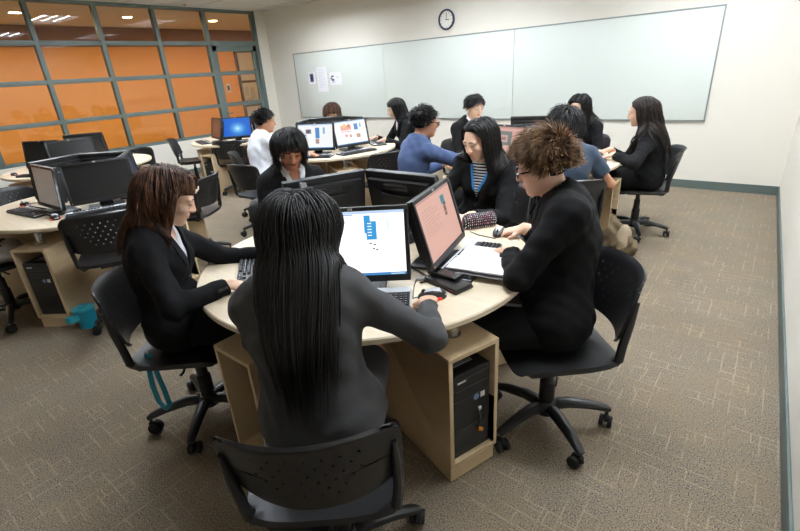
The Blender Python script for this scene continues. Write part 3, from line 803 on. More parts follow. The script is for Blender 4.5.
# ------------------------------------------------------------------ people
def skin_mat(name, col):
    if name in MATS: return MATS[name]
    m = mat(name, col, .5, noise=(18,.05)); b = m.node_tree.nodes['Principled BSDF']
    b.inputs['Subsurface Weight'].default_value = .12; b.inputs['Subsurface Radius'].default_value = (.012,.005,.003); b.inputs['Subsurface Scale'].default_value = 1.
    return m
def cloth(name, col, rough=.85, sheen=.15, sc=90, spec=.25): return mat(name, col, rough, spec=spec, sheen=sheen, bump=(sc,.25,.002), noise=(60,.05))
def hair_mat(name, c1, c2, rough=.38):
    if name in MATS: return MATS[name]
    m = bpy.data.materials.new(name); m.use_nodes = True; nt = m.node_tree; b = nt.nodes['Principled BSDF']
    oi = nt.nodes.new('ShaderNodeTexCoord'); n = nt.nodes.new('ShaderNodeTexNoise'); n.inputs['Scale'].default_value = 26; n.inputs['Detail'].default_value = 5
    mp = nt.nodes.new('ShaderNodeMapping'); mp.inputs['Scale'].default_value = (1.6,1.6,.25)
    nt.links.new(oi.outputs['Object'], mp.inputs['Vector']); nt.links.new(mp.outputs[0], n.inputs['Vector'])
    r = nt.nodes.new('ShaderNodeValToRGB'); r.color_ramp.elements[0].position = .38; r.color_ramp.elements[1].position = .66
    r.color_ramp.elements[0].color = (*c1,1); r.color_ramp.elements[1].color = (*c2,1)
    nt.links.new(n.outputs['Fac'], r.inputs[0]); nt.links.new(r.outputs[0], b.inputs['Base Color'])
    b.inputs['Roughness'].default_value = rough; b.inputs['Specular IOR Level'].default_value = .33
    MATS[name] = m; return m
SK = {'fair':skin_mat('fair_skin', srgb(232,190,164)), 'light':skin_mat('light_skin', srgb(226,180,150)), 'tan':skin_mat('tan_skin', srgb(188,134,102)), 'brown':skin_mat('brown_skin', srgb(158,104,77))}
LIP = {'fair':mat('rose_lips', srgb(206,138,124), .45), 'light':mat('pink_lips', srgb(198,130,112), .45), 'tan':mat('tan_lips', srgb(160,96,82), .4), 'brown':mat('brown_lips', srgb(126,68,60), .4)}
M_EYE = mat('eye_white', srgb(196,188,182), .25); M_IRIS = mat('dark_iris', (.01,.006,.004), .12); M_BROW = mat('dark_eyebrow', (.018,.012,.009), .8)
M_JACKET = cloth('black_suiting', (.0042,.0042,.0048), sheen=.0, spec=.2); M_JACKET2 = cloth('black_jersey', (.0036,.0036,.004), sheen=.0, spec=.2); M_TROUS = cloth('black_trouser_cloth', (.0045,.0045,.005), sheen=0, spec=.2)
M_SHIRTW = cloth('white_shirt_cotton', srgb(228,230,236), sheen=.05); M_SHIRTB = cloth('blue_shirt_cotton', srgb(72,88,124), sheen=.05)
M_GREY = cloth('charcoal_knit', srgb(64,64,65), sc=160, sheen=.05); M_GREYSK = cloth('dark_grey_skirt_cloth', srgb(40,40,42)); M_TEE = cloth('slate_tee_cotton', srgb(52,66,84))
M_SHOE = mat('black_shoe_leather', (.008,.008,.008), .35); M_COLLARB = cloth('dark_shirt_cotton', (.012,.012,.014))
M_BUTTON = mat('black_button', (.01,.01,.01), .3)
def stripes():
    m = bpy.data.materials.new('black_white_striped_jersey'); m.use_nodes = True; nt = m.node_tree; b = nt.nodes['Principled BSDF']
    tc = nt.nodes.new('ShaderNodeTexCoord'); w = nt.nodes.new('ShaderNodeTexWave'); w.bands_direction = 'Z'; w.inputs['Scale'].default_value = 18; w.inputs['Distortion'].default_value = .4; w.inputs['Detail'].default_value = 0
    r = nt.nodes.new('ShaderNodeValToRGB'); r.color_ramp.elements[0].position = .52; r.color_ramp.elements[1].position = .6; r.color_ramp.elements[0].color = (.01,.01,.012,1); r.color_ramp.elements[1].color = (.75,.75,.76,1)
    nt.links.new(tc.outputs['Object'], w.inputs['Vector']); nt.links.new(w.outputs['Fac'], r.inputs[0]); nt.links.new(r.outputs[0], b.inputs['Base Color']); b.inputs['Roughness'].default_value = .8
    return m
M_STRIPE = stripes()
HB = hair_mat('black_hair', (.0035,.003,.003), (.009,.0075,.007), .42)
HDB = hair_mat('dark_brown_hair', (.008,.006,.005), (.028,.016,.010), .4)
HRB = hair_mat('reddish_brown_hair', (.020,.009,.005), (.14,.058,.027), .48)
HBR = hair_mat('bleached_brown_hair', (.05,.026,.012), (.34,.19,.09), .5)

def ik(S, W, l1, l2, pole):
    S = np.asarray(S,float); W = np.asarray(W,float); d = W-S; L = np.linalg.norm(d)
    if L > (l1+l2)*.995: f = L/((l1+l2)*.995); l1 *= f; l2 *= f
    u = d/L; a = (l1*l1-l2*l2+L*L)/(2*L); h = math.sqrt(max(0,l1*l1-a*a))
    p = np.asarray(pole,float); p = p-(p@u)*u; p = nrm(p)
    return S+u*a+p*h
def hand_prims(s, W, f, n, side, g=1., pose='relaxed', k=.006):
    f = nrm(f); n = np.asarray(n,float); n = nrm(n-(n@f)*f); l = np.cross(f,n)*side
    P = lambda a,b,c: W+f*a*g+l*b*g+n*c*g
    s.cone(P(-.02,0,0), P(.035,.0,0), .025*g, .030*g, .012, n, .62)
    s.cone(P(.035,.002,0), P(.078,-.002,0), .034*g, .038*g, .012, n, .40)
    s.cone(P(.02,.018,.004), P(.05,.026,.006), .017*g, .014*g, .010)
    curl = {'relaxed':(22,32,22), 'mouse':(10,26,20), 'flat':(8,12,8), 'type':(18,40,26)}[pose]
    for j,(b,L,sp) in enumerate(((.027,.070,.10),(.0095,.078,.03),(-.009,.072,-.04),(-.026,.057,-.12))):
        d = nrm(f+l*sp); p = P(.080 if j in (1,2) else .075, b, -.002); a = 0; r = (.0085,.0085,.0082,.0072)[j]
        for seg,(fr,cu) in enumerate(zip((.45,.31,.24),curl)):
            a += R(cu); dd = d*math.cos(a)+n*math.sin(a); q = p+dd*L*fr*g
            s.cone(p, q, r*g, r*.88*g, k*.5); p = q; r *= .88
    p = P(.022,.026,.006); d = nrm(f*.72+l*.62+n*.22)
    q = p+d*.036*g; s.cone(p, q, .0125*g, .0105*g, k); d2 = nrm(f*.9+l*.28+n*.25); s.cone(q, q+d2*.028*g, .0102*g, .0082*g, k*.5)

def head_frame(C, yaw, pitch, roll=0.):
    """columns: right, forward, up of the head; yaw from +Y to the left, pitch down"""
    M = Matrix.Rotation(R(yaw),3,'Z') @ Matrix.Rotation(R(-pitch),3,'X') @ Matrix.Rotation(R(roll),3,'Y')
    return np.array(M)
def head_prims(s, C, M, g=1., male=False):
    T = lambda x,y,z: C+M@(V(x,y,z)*g)
    E = lambda c,r,k=.015,neg=False: s.ell(T(*c), V(*r)*g, M, k, neg)
    E((0,-.014,.034),(.075,.095,.082),.02)
    E((0,.020,-.012),(.064,.068,.082),.025)
    E((0,.026,-.062),(.047 if not male else .051,.052,.045),.025)
    E((0,.060,-.092),(.022 if not male else .026,.018,.016),.022)
    for sx in (-1,1):
        E((sx*.040,.056,-.022),(.022,.020,.020),.02)
        E((sx*.030,.076 if not male else .078,.020),(.024,.012,.009 if not male else .010),.016)
        E((sx*.031,.094,.001),(.015,.012,.0085),.010,True)
        E((sx*.031,.0785,.0065),(.0160,.0105,.0055),.006)           # upper lid
        E((sx*.031,.0780,-.0085),(.0145,.009,.0045),.006)          # lower lid
        E((sx*.0115,.092,-.030),(.0085,.0095,.0075),.007)          # nostril wings
        s.ell(T(sx*.077,-.008,-.004), V(.009,.020,.031)*g, M@np.array(Matrix.Rotation(R(sx*18),3,'Z')), .006)
    s.cone(T(0,.082,.016), T(0,.099,-.022), .0075*g, .0105*g, .012)
    E((0,.100,-.026),(.0105,.009,.009),.008)
    E((0,.0820,-.052),(.021,.0085,.0050),.008); E((0,.0805,-.0612),(.018,.0085,.0056),.008)
    s.cone(T(-.017,.091,-.0565), T(.017,.091,-.0565), .0016*g, .0016*g, .003, neg=True)
def zb(y):
    return np.interp(y, [-.11,-.03,-.012,.022,.040,.056,.075,.1], [-.062,-.055,-.012,.012,.030,.070,.088,.088])

def hair_build(name, sty, C, M, col, hm, parent, g=1.):
    """cap on the scalp plus locks that slide over head, neck and shoulders"""
    rng = np.random.default_rng(sty.get('seed',3))
    c0 = V(0,-.014,.034)*g; ra = V(.075,.095,.082)*g
    kind = sty['kind']; N = sty.get('n',260); off0 = sty.get('off',.006)
    fh = sty.get('fore', 0.)
    # cap
    cap = SDF(); e = ra+sty.get('cap',.007)
    cap.ell(C+M@c0, e, M, .004)
    def mask(X,Y,Z):
        px,py,pz = X-C[0],Y-C[1],Z-C[2]
        y = (px*M[0,1]+py*M[1,1]+pz*M[2,1])/g; z = (px*M[0,2]+py*M[1,2]+pz*M[2,2])/g
        return z-(zb(y)+.004-fh-sty.get('nape',0)*np.clip(-(y+.03)/.03,0,1))
    cap.fn(mask, C-.2, C+.2, .004, True)
    VV, QQ = cap.verts(.0055); VV = relax(VV,QQ,1)
    allV = [VV]; allQ = [QQ]; o = len(VV); ncap = len(QQ)
    # roots
    t = rng.random(N); sd = np.where(rng.random(N) < .5, -1., 1.)
    roots = np.zeros((N,3)); dirs = np.zeros((N,3)); L = np.zeros(N)
    nn = np.zeros((N,3))
    if kind == 'long':
        part = sty.get('part',0.)
        phi = R(43)+t*R(157)                        # from forehead over the crown to the nape side
        ns = int(N*.6)
        P = np.stack([(part+sd*.004*rng.random(N))/.075, np.cos(phi), np.sin(phi)],1); P /= np.linalg.norm(P,axis=1)[:,None]
        back = np.clip((phi-R(95))/R(70),0,1); frt = np.clip((R(85)-phi)/R(35),0,1)
        dirs = np.stack([sd*(1-.6*back*rng.random(N)), -.30-.7*back-sty.get('swept',.45)*frt, -.2-.6*back],1)
        th = rng.uniform(-PI*.80, PI*.80, N); el = rng.uniform(-.35,.95,N)
        Pr = np.stack([np.sin(th)*np.cos(el), -np.cos(th)*np.cos(el), np.sin(el)],1)
        yy = Pr[:,1]*ra[1]+c0[1]; zz = Pr[:,2]*ra[2]+c0[2]
        use = (np.arange(N) >= ns) & (zz/g > zb(yy/g)+.004)
        P = np.where(use[:,None], Pr, P)
        dr = np.stack([Pr[:,0]*.3, -.35-0*Pr[:,1], -1+0*el],1)
        dirs = np.where(use[:,None], dr, dirs)
        L = sty['len']*(sty.get('lmin',.80)+(1.05-sty.get('lmin',.80))*rng.random(N))
        grav = sty.get('grav',.22)
    else:
        th = rng.uniform(-PI, PI, N); el = np.arcsin(rng.uniform(-.55,1,N))
        P = np.stack([np.sin(th)*np.cos(el), -np.cos(th)*np.cos(el), np.sin(el)],1)
        yy = P[:,1]*ra[1]+c0[1]; zz = P[:,2]*ra[2]+c0[2]
        ok = zz/g > zb(yy/g)+.002-fh-sty.get('nape',0)*np.clip(-(yy/g+.03)/.03,0,1)
        P = P[ok]; N = len(P); sd = np.sign(P[:,0])
        crown = nrm(V(*sty.get('crown',(.12,-.62,.78))))
        fl = P-crown; fl -= (fl*P).sum(1)[:,None]*P; fl /= np.maximum(.05,np.linalg.norm(fl,axis=1))[:,None]
        lift = sty.get('lift',.3); jit = rng.normal(0,sty.get('jit',.25),(N,3))
        lift = lift+sty.get('clift',0)*np.clip(((P@crown)-.55)/.4,0,1)[:,None]
        dirs = fl*(1-lift)+P*lift+jit*.6
        if 'sweep' in sty:                          # fringe combed to one side
            fr = np.clip((P[:,1]-.1)/.5,0,1)[:,None]; dirs = dirs*(1-fr)+np.array(sty['sweep'])[None]*fr
        L = sty['len']*(.7+.5*rng.random(N))
        if 'prof' in sty: L = L*np.interp(P[:,2],[-.8,-.2,.15,.55,1],sty['prof'])
        else: L = L*np.where(P[:,2]<.05, sty.get('side',.6), 1.)
        L = L*1.*np.where((P[:,1]>.35), sty.get('fringe',1.), 1.)
        grav = sty.get('grav',.1)
    roots = c0+P*(ra+.003)
    r0 = (C+(M@roots.T).T); d0 = (M@dirs.T).T; d0 /= np.linalg.norm(d0,axis=1)[:,None]
    steps = sty.get('steps',14); st = (L/steps)[:,None]
    lay = (off0+sty.get('vol',.012)*rng.random(N))
    p = r0.copy(); d = d0.copy(); pts = [p.copy()]; nor = []
    gv = V(0,0,-1.)+V(*sty.get('drift',(0,0,0)))
    eps = 1e-3
    def grad(q):
        b = col.ev(q); G = np.stack([(col.ev(q+np.eye(3)[i]*eps)-b)/eps for i in range(3)],1)
        return b, G/np.maximum(1e-6,np.linalg.norm(G,axis=1))[:,None]
    b, G = grad(p); nor.append(G)
    for i in range(steps):
        hd = np.clip(1.6-np.linalg.norm(p-C,axis=1)/(.125*g),0,1)[:,None]
        gg = grav*(1-.55*hd) if kind=='long' else grav
        d = d*(1-gg)+gv*gg; d /= np.linalg.norm(d,axis=1)[:,None]
        p = p+d*st
        b, G = grad(p); pen = lay*min(1,.35+i/5)-b
        push = np.clip(pen,0,None)[:,None]*G
        p = p+push; 
        if sty.get('hug',0): p = p-np.clip(b-lay*1.3,0,.01)[:,None]*G*sty['hug']*hd
        if 'gather' in sty:
            ax_, ga = sty['gather']; q_ = ((p-C)@ax_); p = p-((q_*ga*(1-hd[:,0]))[:,None])*ax_[None]
        q = (p-C)@M
        if kind == 'long':
            fx = sty.get('face',.066)
            inz = (q[:,1]>.02*g)&(q[:,2]<.066*g)&(q[:,2]>-.17*g)&(np.abs(q[:,0])<fx*g)
            sg = np.where(np.abs(q[:,0])<.02, np.sign(P[:,0]+1e-9), np.sign(q[:,0]))
            q[:,0] = np.where(inz, sg*fx*g, q[:,0])
            if 'ymax' in sty: q[:,1] = np.where((q[:,2]<.055*g)&(q[:,2]>-.2*g), np.minimum(q[:,1], sty['ymax']*g), q[:,1])
            p = C+q@M.T
        else:
            fz = sty.get('fz',.030)
            inz = (q[:,1]>.035*g)&(q[:,2]<fz*g)&(np.abs(q[:,0])<.062*g)
            p = np.where(inz[:,None], pts[-1]+(p-pts[-1])*.04, p)
        d = p-pts[-1]; d /= np.maximum(1e-6,np.linalg.norm(d,axis=1))[:,None]
        pts.append(p.copy()); nor.append(G)
    pts = np.array(pts); nor = np.array(nor)
    if 'maxw' in sty:                              # a curtain of hair narrowing to its ends
        ax_ = sty['axis']; dz_ = np.clip((C[2]-pts[:,:,2]-.02)/.5,0,1)
        lim = sty['maxw'][0]*(1-dz_)+sty['maxw'][1]*dz_; x_ = (pts-C)@ax_
        xn = lim*np.tanh(x_/lim*1.05); f_ = np.clip((C[2]-pts[:,:,2])/.08,0,1)
        pts = pts+((xn-x_)*f_)[:,:,None]*ax_       # steps+1, N, 3
    w0 = sty.get('w',.013); K = steps+1
    prof = np.interp(np.linspace(0,1,K), sty.get('wp',[0,.15,.7,1]), sty.get('wv',[.7,1,.85,.15]))
    tan = np.gradient(pts,axis=0); tan /= np.maximum(1e-9,np.linalg.norm(tan,axis=2))[:,:,None]
    bi = np.cross(tan,nor); bi /= np.maximum(1e-9,np.linalg.norm(bi,axis=2))[:,:,None]; no = np.cross(bi,tan)
    ws = w0*(.7+.6*rng.random(N))
    W = prof[:,None]*ws[None]*.5
    ring = [pts+bi*W[:,:,None], pts+no*(W*.5)[:,:,None], pts-bi*W[:,:,None], pts-no*(W*.4)[:,:,None]]
    n = len(ring); VV = np.stack(ring,2).transpose(1,0,2,3).reshape(-1,3)     # lock, step, ring
    base = (np.arange(N)*K*n)[:,None,None]+(np.arange(K-1)*n)[None,:,None]
    i1 = np.arange(n)[None,None]; i2 = (np.arange(n)+1)%n; i2 = i2[None,None]
    QQ = np.stack([base+i1, base+i2, base+n+i2, base+n+i1],3).reshape(-1,4)
    allV.append(VV); allQ.append(QQ+o)
    Qa = np.concatenate(allQ); mi = np.zeros(len(Qa),int); mi[:ncap] = 1
    return link(name, raw_mesh(name, np.concatenate(allV), Qa, [hm, mat('dark_hair_roots', (.006,.0045,.004), .7, spec=.1)], mi), parent)

def person(key, label, pelvis, face_az, head, head_az, pitch, hands, outfit, hair, skin='fair', male=False, h=.006, roll=0., g=1., shoulder=0., poles=None, legs=(.1,.40,.36), glasses=False, pose=('relaxed','relaxed'), feet=None, headband=False):
    """pelvis (x,y); head = centre of the head in the room; hands = [right wrist, left wrist] in the room, each with the point the fingers aim at"""
    rz = R(face_az-90)
    root = thing('person', label, 'person', (pelvis[0],pelvis[1],0), rz)
    ca, sa = math.cos(-rz), math.sin(-rz)
    def loc(p):
        x, y = p[0]-pelvis[0], p[1]-pelvis[1]; return V(x*ca-y*sa, x*sa+y*ca, p[2])
    C = loc(head); M = head_frame(C, head_az-face_az, pitch, roll)
    P0 = V(0,0,.56); up_h = M[:,2]
    N = C+M@(V(0,-.035,-.115)*g)-V(0,.018,.042 if male else .052)*g
    sp = N-P0; su = nrm(sp); sr = V(math.cos(R(shoulder)), math.sin(R(shoulder)), 0); sr = nrm(sr-(sr@su)*su); sf = np.cross(su, sr)       # spine up, right, front
    SWd = .185 if male else .162
    bow = -sf*.028
    waist = P0+sp*.30+bow*.7; chest = P0+sp*.68+bow; uch = P0+sp*.88+bow*.4
    shR = N+sr*SWd-su*.050+sf*.005; shL = N-sr*SWd-su*.050+sf*.005
    l1, l2 = (.30,.255) if male else (.275,.24)
    arms = []
    for s_, S, (Wd, aim) in ((1,shR,hands[0]),(-1,shL,hands[1])):
        Wl = loc(Wd); A = loc(aim)
        pole = V(s_*.55,-.25,-1) if not poles or poles[0 if s_==1 else 1] is None else loc(poles[0 if s_==1 else 1])-S
        arms.append((s_, S, ik(S,Wl,l1,l2,pole), Wl, nrm(A-Wl)))
    hip = [V(s_*.085,.01,.555) for s_ in (1,-1)]
    spread, kn, an = legs
    knee = [V(s_*spread, kn, .52) for s_ in (1,-1)]
    ank = [V(s_*spread, an, .085) for s_ in (1,-1)] if feet is None else [loc(f) for f in feet]
    ty = outfit['top']; under = -.010
    def torso(s, o, k=.05):
        s.cone(P0-sr*.05+V(0,-.01,0), P0+sr*.05+V(0,-.01,0), .112+o, .112+o, k)
        s.cone(P0+su*.03, waist, .128+o, .122+o, k, sf, .80)
        s.cone(waist, chest, .122+o, (.150 if male else .138)+o, k, sf, .74)
        s.cone(chest, uch, (.150 if male else .138)+o, (.128 if male else .116)+o, k, sf, .70)
        s.cone(uch-sr*.05, uch+sr*.05, .098+o, .098+o, k, sf, .75)
        s.cone(shL+sr*.015, shR-sr*.015, .052+o, .052+o, k)
        s.cone(N-su*.04, N+su*.0, .066+o*.6, .050+o*.6, .04)
        if not male:
            for s_ in (1,-1): s.ell(chest+sr*s_*.062+sf*.085-su*.005, V(.056,.045,.056)+o, None, .04)
    def arm(s, o, i, k=.025, to=1.):
        s_,S,E,W,f = arms[i]
        s.cone(S, E, (.054 if male else .046)+o, (.043 if male else .037)+o, k); s.cone(E, lerp(E,W,to), (.043 if male else .037)+o, lerp((.041 if male else .035),(.029 if male else .0245),to)+o, k*.6)
    def leg(s, o, i, k=.03, to=1.):
        s.cone(hip[i], knee[i], .088+o, .062+o, k); 
        if to > 0: s.cone(knee[i], lerp(knee[i],ank[i],to), .060+o, lerp(.058,.040,to)+o, k)
    # --- body
    b = SDF(); torso(b, under); 
    for i in (0,1): leg(b, -.006, i)
    b.cone(N-su*.03, C+M@(V(0,-.022,-.05)*g), .054 if male else .046, .052 if male else .045, .03)
    head_prims(b, C, M, g, male)
    for i in (0,1):
        arm(b, under*.6, i); s_,S,E,W,f = arms[i]
        b.cone(lerp(E,W,.6), W, .032 if male else .028, .026 if male else .0225, .012)
        hand_prims(b, W, f, V(0,0,-1), s_, .98 if male else .90, pose[i])
    for i in (0,1):
        b.cone(ank[i]+V(0,-.02,-.035), ank[i]+V(0,.13,-.055), .03, .022, .03)
    VV, QQ = b.verts(h)
    fc = VV[QQ].mean(1); hl = (M.T@(fc-C).T).T/g
    mi = np.zeros(len(QQ),int)
    lip = (np.abs(hl[:,0])<.021) & (hl[:,1]>.074) & (((hl[:,2]+.0567)/.0088)**2+(hl[:,0]/.020)**2 < 1)
    mi[lip] = 1
    link('body', raw_mesh('body', VV, QQ, [SK[skin],LIP[skin]], mi), root)
    # --- eyes and eyebrows
    for s_ in (1,-1):
        e = MB(); c_ = C+M@(V(s_*.031,.0735,.0)*g); T = Matrix.Translation(c_) @ Matrix(M.tolist()).to_4x4()
        e.ball((0,0,0),.0122*g,0,T,16,10); e.ball((0,.0068*g,-.0015*g),(.0062*g,.0068*g,.0062*g),1,T,12,8)
        pl = np.array([C+M@(V(s_*x_,.115,z_)*g) for x_,z_ in ((.0165,-.0005),(.022,.0025),(.031,.0036),(.039,.0024),(.0465,-.0012))])
        for _ in range(60):
            e_ = b.ev(pl); k_ = e_ > .0004; pl[k_] -= M[:,1]*np.clip(e_[k_]*.6,.0003,.01)[:,None]
        e.tube(pl, [.0008*g,.0013*g,.0016*g,.0015*g,.0008*g], 6, 1, up=tuple(M[:,1]), sq=.8)
        e.build('eye', [M_EYE,M_IRIS], root, smooth=180)
        pb = np.array([C+M@(V(s_*x_,.115,z_)*g) for x_,z_ in ((.012,.0225),(.020,.0245),(.029,.0262),(.038,.0258),(.046,.0225))])
        for _ in range(60):
            e_ = b.ev(pb); k_ = e_ > .0008; pb[k_] -= M[:,1]*np.clip(e_[k_]*.6,.0004,.01)[:,None]
        e = MB(); e.tube(pb, [.0022*g,.003*g,.003*g,.0024*g,.001*g], 6, up=tuple(M[:,1]), sq=.6); e.build('eyebrow', M_BROW, root)
    # --- clothes
    o = .012
    def wr(X,Y,Z): return .0035*np.sin(38*X+17*Z+3*np.sin(23*Y))*np.sin(31*Z+9*Y)+.0022*np.sin(71*X-53*Y)*np.sin(64*Z+20*X)
    ch = max(h,.006) if h < .007 else h
    def vee(s, zb_, half, deep=.03, ztop=None):
        """front opening: a wedge from half width at the collar to a point at height zb_ along the spine"""
        o0 = P0+sp*zb_; ln = np.linalg.norm(sp)*(1.0-zb_)+.05
        def f(X,Y,Z):
            px,py,pz = X-o0[0],Y-o0[1],Z-o0[2]
            t = px*su[0]+py*su[1]+pz*su[2]; x = px*sr[0]+py*sr[1]+pz*sr[2]; y = px*sf[0]+py*sf[1]+pz*sf[2]
            return np.maximum(np.abs(x)-half*np.clip(t/ln,0,1.3), np.maximum(-t, .02-y))
        s.fn(f, o0-.35, o0+.35, .004, True)
    blazer = ty in ('blazer','suit')
    if ty in ('blazer','suit'):
        sh = SDF(); torso(sh, .003); 
        sh.cone(N-su*.03, N+su*.035+(C-N)*.08, .058, .052, .02)
        if outfit.get('shirt_open',True): vee(sh, .80, .052)
        sh.cone(N+su*.02, C+M@(V(0,-.02,-.04)), .047, .047, .003, neg=True)
        shp = link('shirt', raw_mesh('shirt', *sh.verts(ch), outfit['shirt']), root)
    j = SDF(); torso(j, (o if blazer else .008)+outfit.get('bulk',0))
    full = outfit.get('sleeve',1.)
    for i in (0,1):
        s_,S,E,W,f = arms[i]
        if full >= 1: arm(j, o if blazer else .009, i, .03); 
        else: j.cone(S, lerp(S,E,full), .060, .056, .03)
    # skirts of the jacket over the hips
    j.cone(hip[0]+V(0,.02,.02), hip[1]+V(0,.02,.02), .100+o, .100+o, .06)
    for i in (0,1):
        s_,S,E,W,f = arms[i]
        c_ = lerp(W,E,.10) if full >= 1 else lerp(S,E,full)
        dd = nrm(W-E) if full >= 1 else nrm(E-S)
        j.halfball(c_, dd, .10 if full >= 1 else .075)
    if blazer:
        vee(j, outfit.get('vee',.52), .085)
        j.cone(N+su*.015-sf*.0, C+M@(V(0,-.02,-.06)), .060, .070, .003, neg=True)
    else:
        j.cone(N-su*.005+sf*.012, C+M@(V(0,-.02,-.04)), .050, .062, .003, neg=True)
    for i in (0,1): j.cone(hip[i]+V(0,.30,.02), hip[i]+V(0,.7,.0), .15, .15, .01, neg=True)
    VV, QQ = j.verts(ch, wr); VV = relax(VV,QQ,2)
    nm = {'blazer':'blazer','suit':'suit_jacket','cardigan':'cardigan','shirt':'shirt','tee':'tee_shirt'}[ty]
    jk = link(nm, raw_mesh(nm, VV, QQ, outfit['col']), root)
    if blazer:                                     # turned collar and lapels lying on the chest
        zb_ = outfit.get('vee',.52); ln = np.linalg.norm(sp)*(1-zb_)
        o0 = P0+sp*zb_
        for s_ in (1,-1):
            def f(u,v):
                t = u*ln*1.0; half = .085*u*ln/(ln+.05)
                wl = (.052*math.sin(PI*min(1,u*1.05+.08))**.7+.006) if u < .72 else .052-.03*(u-.72)/.28
                x = half+wl*v-.004
                # height of the chest surface at that place
                q = o0+su*t+sr*s_*x
                z = .02
                return q, x
            rowsN, colsN = 14, 5; pv = []
            for a in range(rowsN+1):
                for c_ in range(colsN+1):
                    q, x = f(a/rowsN, c_/colsN); pv.append(q+sf*.16)
            pv = np.array(pv)
            dd = np.full(len(pv),0.)
            for _ in range(40):                    # drop on to the jacket
                e_ = j.ev(pv); m_ = e_ > .006; pv[m_] -= sf*np.clip(e_[m_]-.005,.0005,.02)[:,None]
            m = MB(); m._add(pv, [(a*(colsN+1)+c_, a*(colsN+1)+c_+1, (a+1)*(colsN+1)+c_+1, (a+1)*(colsN+1)+c_) for a in range(rowsN) for c_ in range(colsN)])
            m.build('lapel', outfit['col'], jk, solid=.004, smooth=60)
    def collar(par, mt, rr, half, up_, dn, slope):
        m = MB(); ring = []; n_ = 26
        for k in range(n_+1):
            a = R(-half+2*half*k/n_)
            ring.append((N-sf*math.cos(a)*rr*1.0+sr*math.sin(a)*rr*1.08+su*(.010+slope*math.cos(a))+sf*.010, abs(a)/R(half)))
        vs = []
        for q, e_ in ring:
            out_ = nrm((q-N)-((q-N)@su)*su); t_ = max(0,(e_-.8)/.2)
            vs += [q+su*up_-out_*.002, q+su*(up_-.004)+out_*.005, q-su*(dn+.018*t_)+out_*(.017+.006*t_)]
        m._add(vs, [(3*a+c, 3*a+c+1, 3*a+c+4, 3*a+c+3) for a in range(n_) for c in (0,1)])
        return m.build('collar', mt, par, solid=.004, smooth=60)
    if blazer:
        hc = outfit.get('coll',(.066,112,.020,.022,.016))
        collar(jk, outfit['col'], *hc)
        if outfit.get('shirt_open',True): collar(shp, outfit['shirt'], .0565, 150, .030, .018, .012)
    elif ty == 'shirt': collar(jk, outfit['col'], .060, 158, .026, .020, .014)
    if blazer:
        for i in (0,1):
            s_,S,E,W,f = arms[i]; d = nrm(W-E); m = MB()
            for q in range(3 if key != 'left' else 4):
                c_ = lerp(W,E,.16+.045*q); out_ = nrm(np.cross(d,V(0,0,1))*(-s_)*-1+V(0,0,.25)); rr = .0245+.004*q*.3+o+.004+(.0045 if male else 0)
                m.ball(c_+out_*rr, .0065, 0, None, 10, 6)
            m.build('cuff_buttons', M_BUTTON, jk)
        m = MB(); pb = P0+sp*(outfit.get('vee',.52)-.06)
        q = pb+sf*.18
        for _ in range(50):
            e_ = j.ev(q[None])[0]
            if e_ < .004: break
            q = q-sf*max(.001,e_*.5)
        m.ball(q, .009, 0, None, 12, 6); m.build('front_button', M_BUTTON, jk)
    lw = outfit.get('low','trousers')
    l_ = SDF()
    if lw == 'trousers':
        l_.cone(P0-sr*.05+V(0,-.01,-.005), P0+sr*.05+V(0,-.01,-.005), .114, .114, .04)
        for i in (0,1): leg(l_, .008, i, .03, .97)
        for i in (0,1): l_.halfball(lerp(knee[i],ank[i],.94), ank[i]-knee[i], .10)
        link('trousers', raw_mesh('trousers', *l_.verts(max(h,.007)), outfit.get('lowcol',M_TROUS)), root)
    else:
        l_.cone(P0-sr*.06+V(0,-.01,-.008), P0+sr*.06+V(0,-.01,-.008), .118, .118, .05)
        for i in (0,1): l_.cone(hip[i], knee[i]+V(0,-.02,0), .102, .078, .05)
        l_.cone(lerp(hip[0],hip[1],.5), lerp(knee[0],knee[1],.5)+V(0,-.03,0), .09, .07, .06)
        for i in (0,1): l_.halfball(lerp(hip[i],knee[i],.9), knee[i]-hip[i], .16)
        link('skirt', raw_mesh('skirt', *l_.verts(max(h,.007)), outfit.get('lowcol',M_TROUS)), root)
    for i in (0,1):
        s_ = SDF(); a_ = ank[i]
        s_.ell(a_+V(0,-.02,-.05),(.036,.042,.034),None,.03); s_.cone(a_+V(0,0,-.055), a_+V(0,.14,-.060), .034, .028, .03, V(0,0,1), .8)
        s_.fn(lambda X,Y,Z: Z-.004+0*X+0*Y, a_-.2, a_+V(.2,.3,.1), .003, True)
        link('shoe', raw_mesh('shoe', *s_.verts(.008), M_SHOE), root)
    # --- hair
    colr = SDF(); T = lambda x,y,z: C+M@(V(x,y,z)*g)
    colr.ell(T(0,-.014,.034), V(.077,.097,.084)*g, M, .02); colr.ell(T(0,.020,-.018), V(.068,.072,.090)*g, M, .02)
    colr.cone(N, C, .05, .05, .02); torso(colr, .014+outfit.get('bulk',0))
    if outfit.get('curtain',True): colr.cone(T(0,-.030,.02), N-su*.16-sf*.045, .082, .105, .03)
    for i in (0,1): colr.cone(arms[i][1], arms[i][2], .066, .055, .03)
    hs = hair['style'] if isinstance(hair['style'], list) else [hair['style']]
    for sty in hs:
        sty = dict(sty, axis=sr)
        if sty.get('gath'): sty = dict(sty, gather=(sr, sty['gath']))
        hair_build('hair', sty, C, M, colr, hair['col'], root, g)
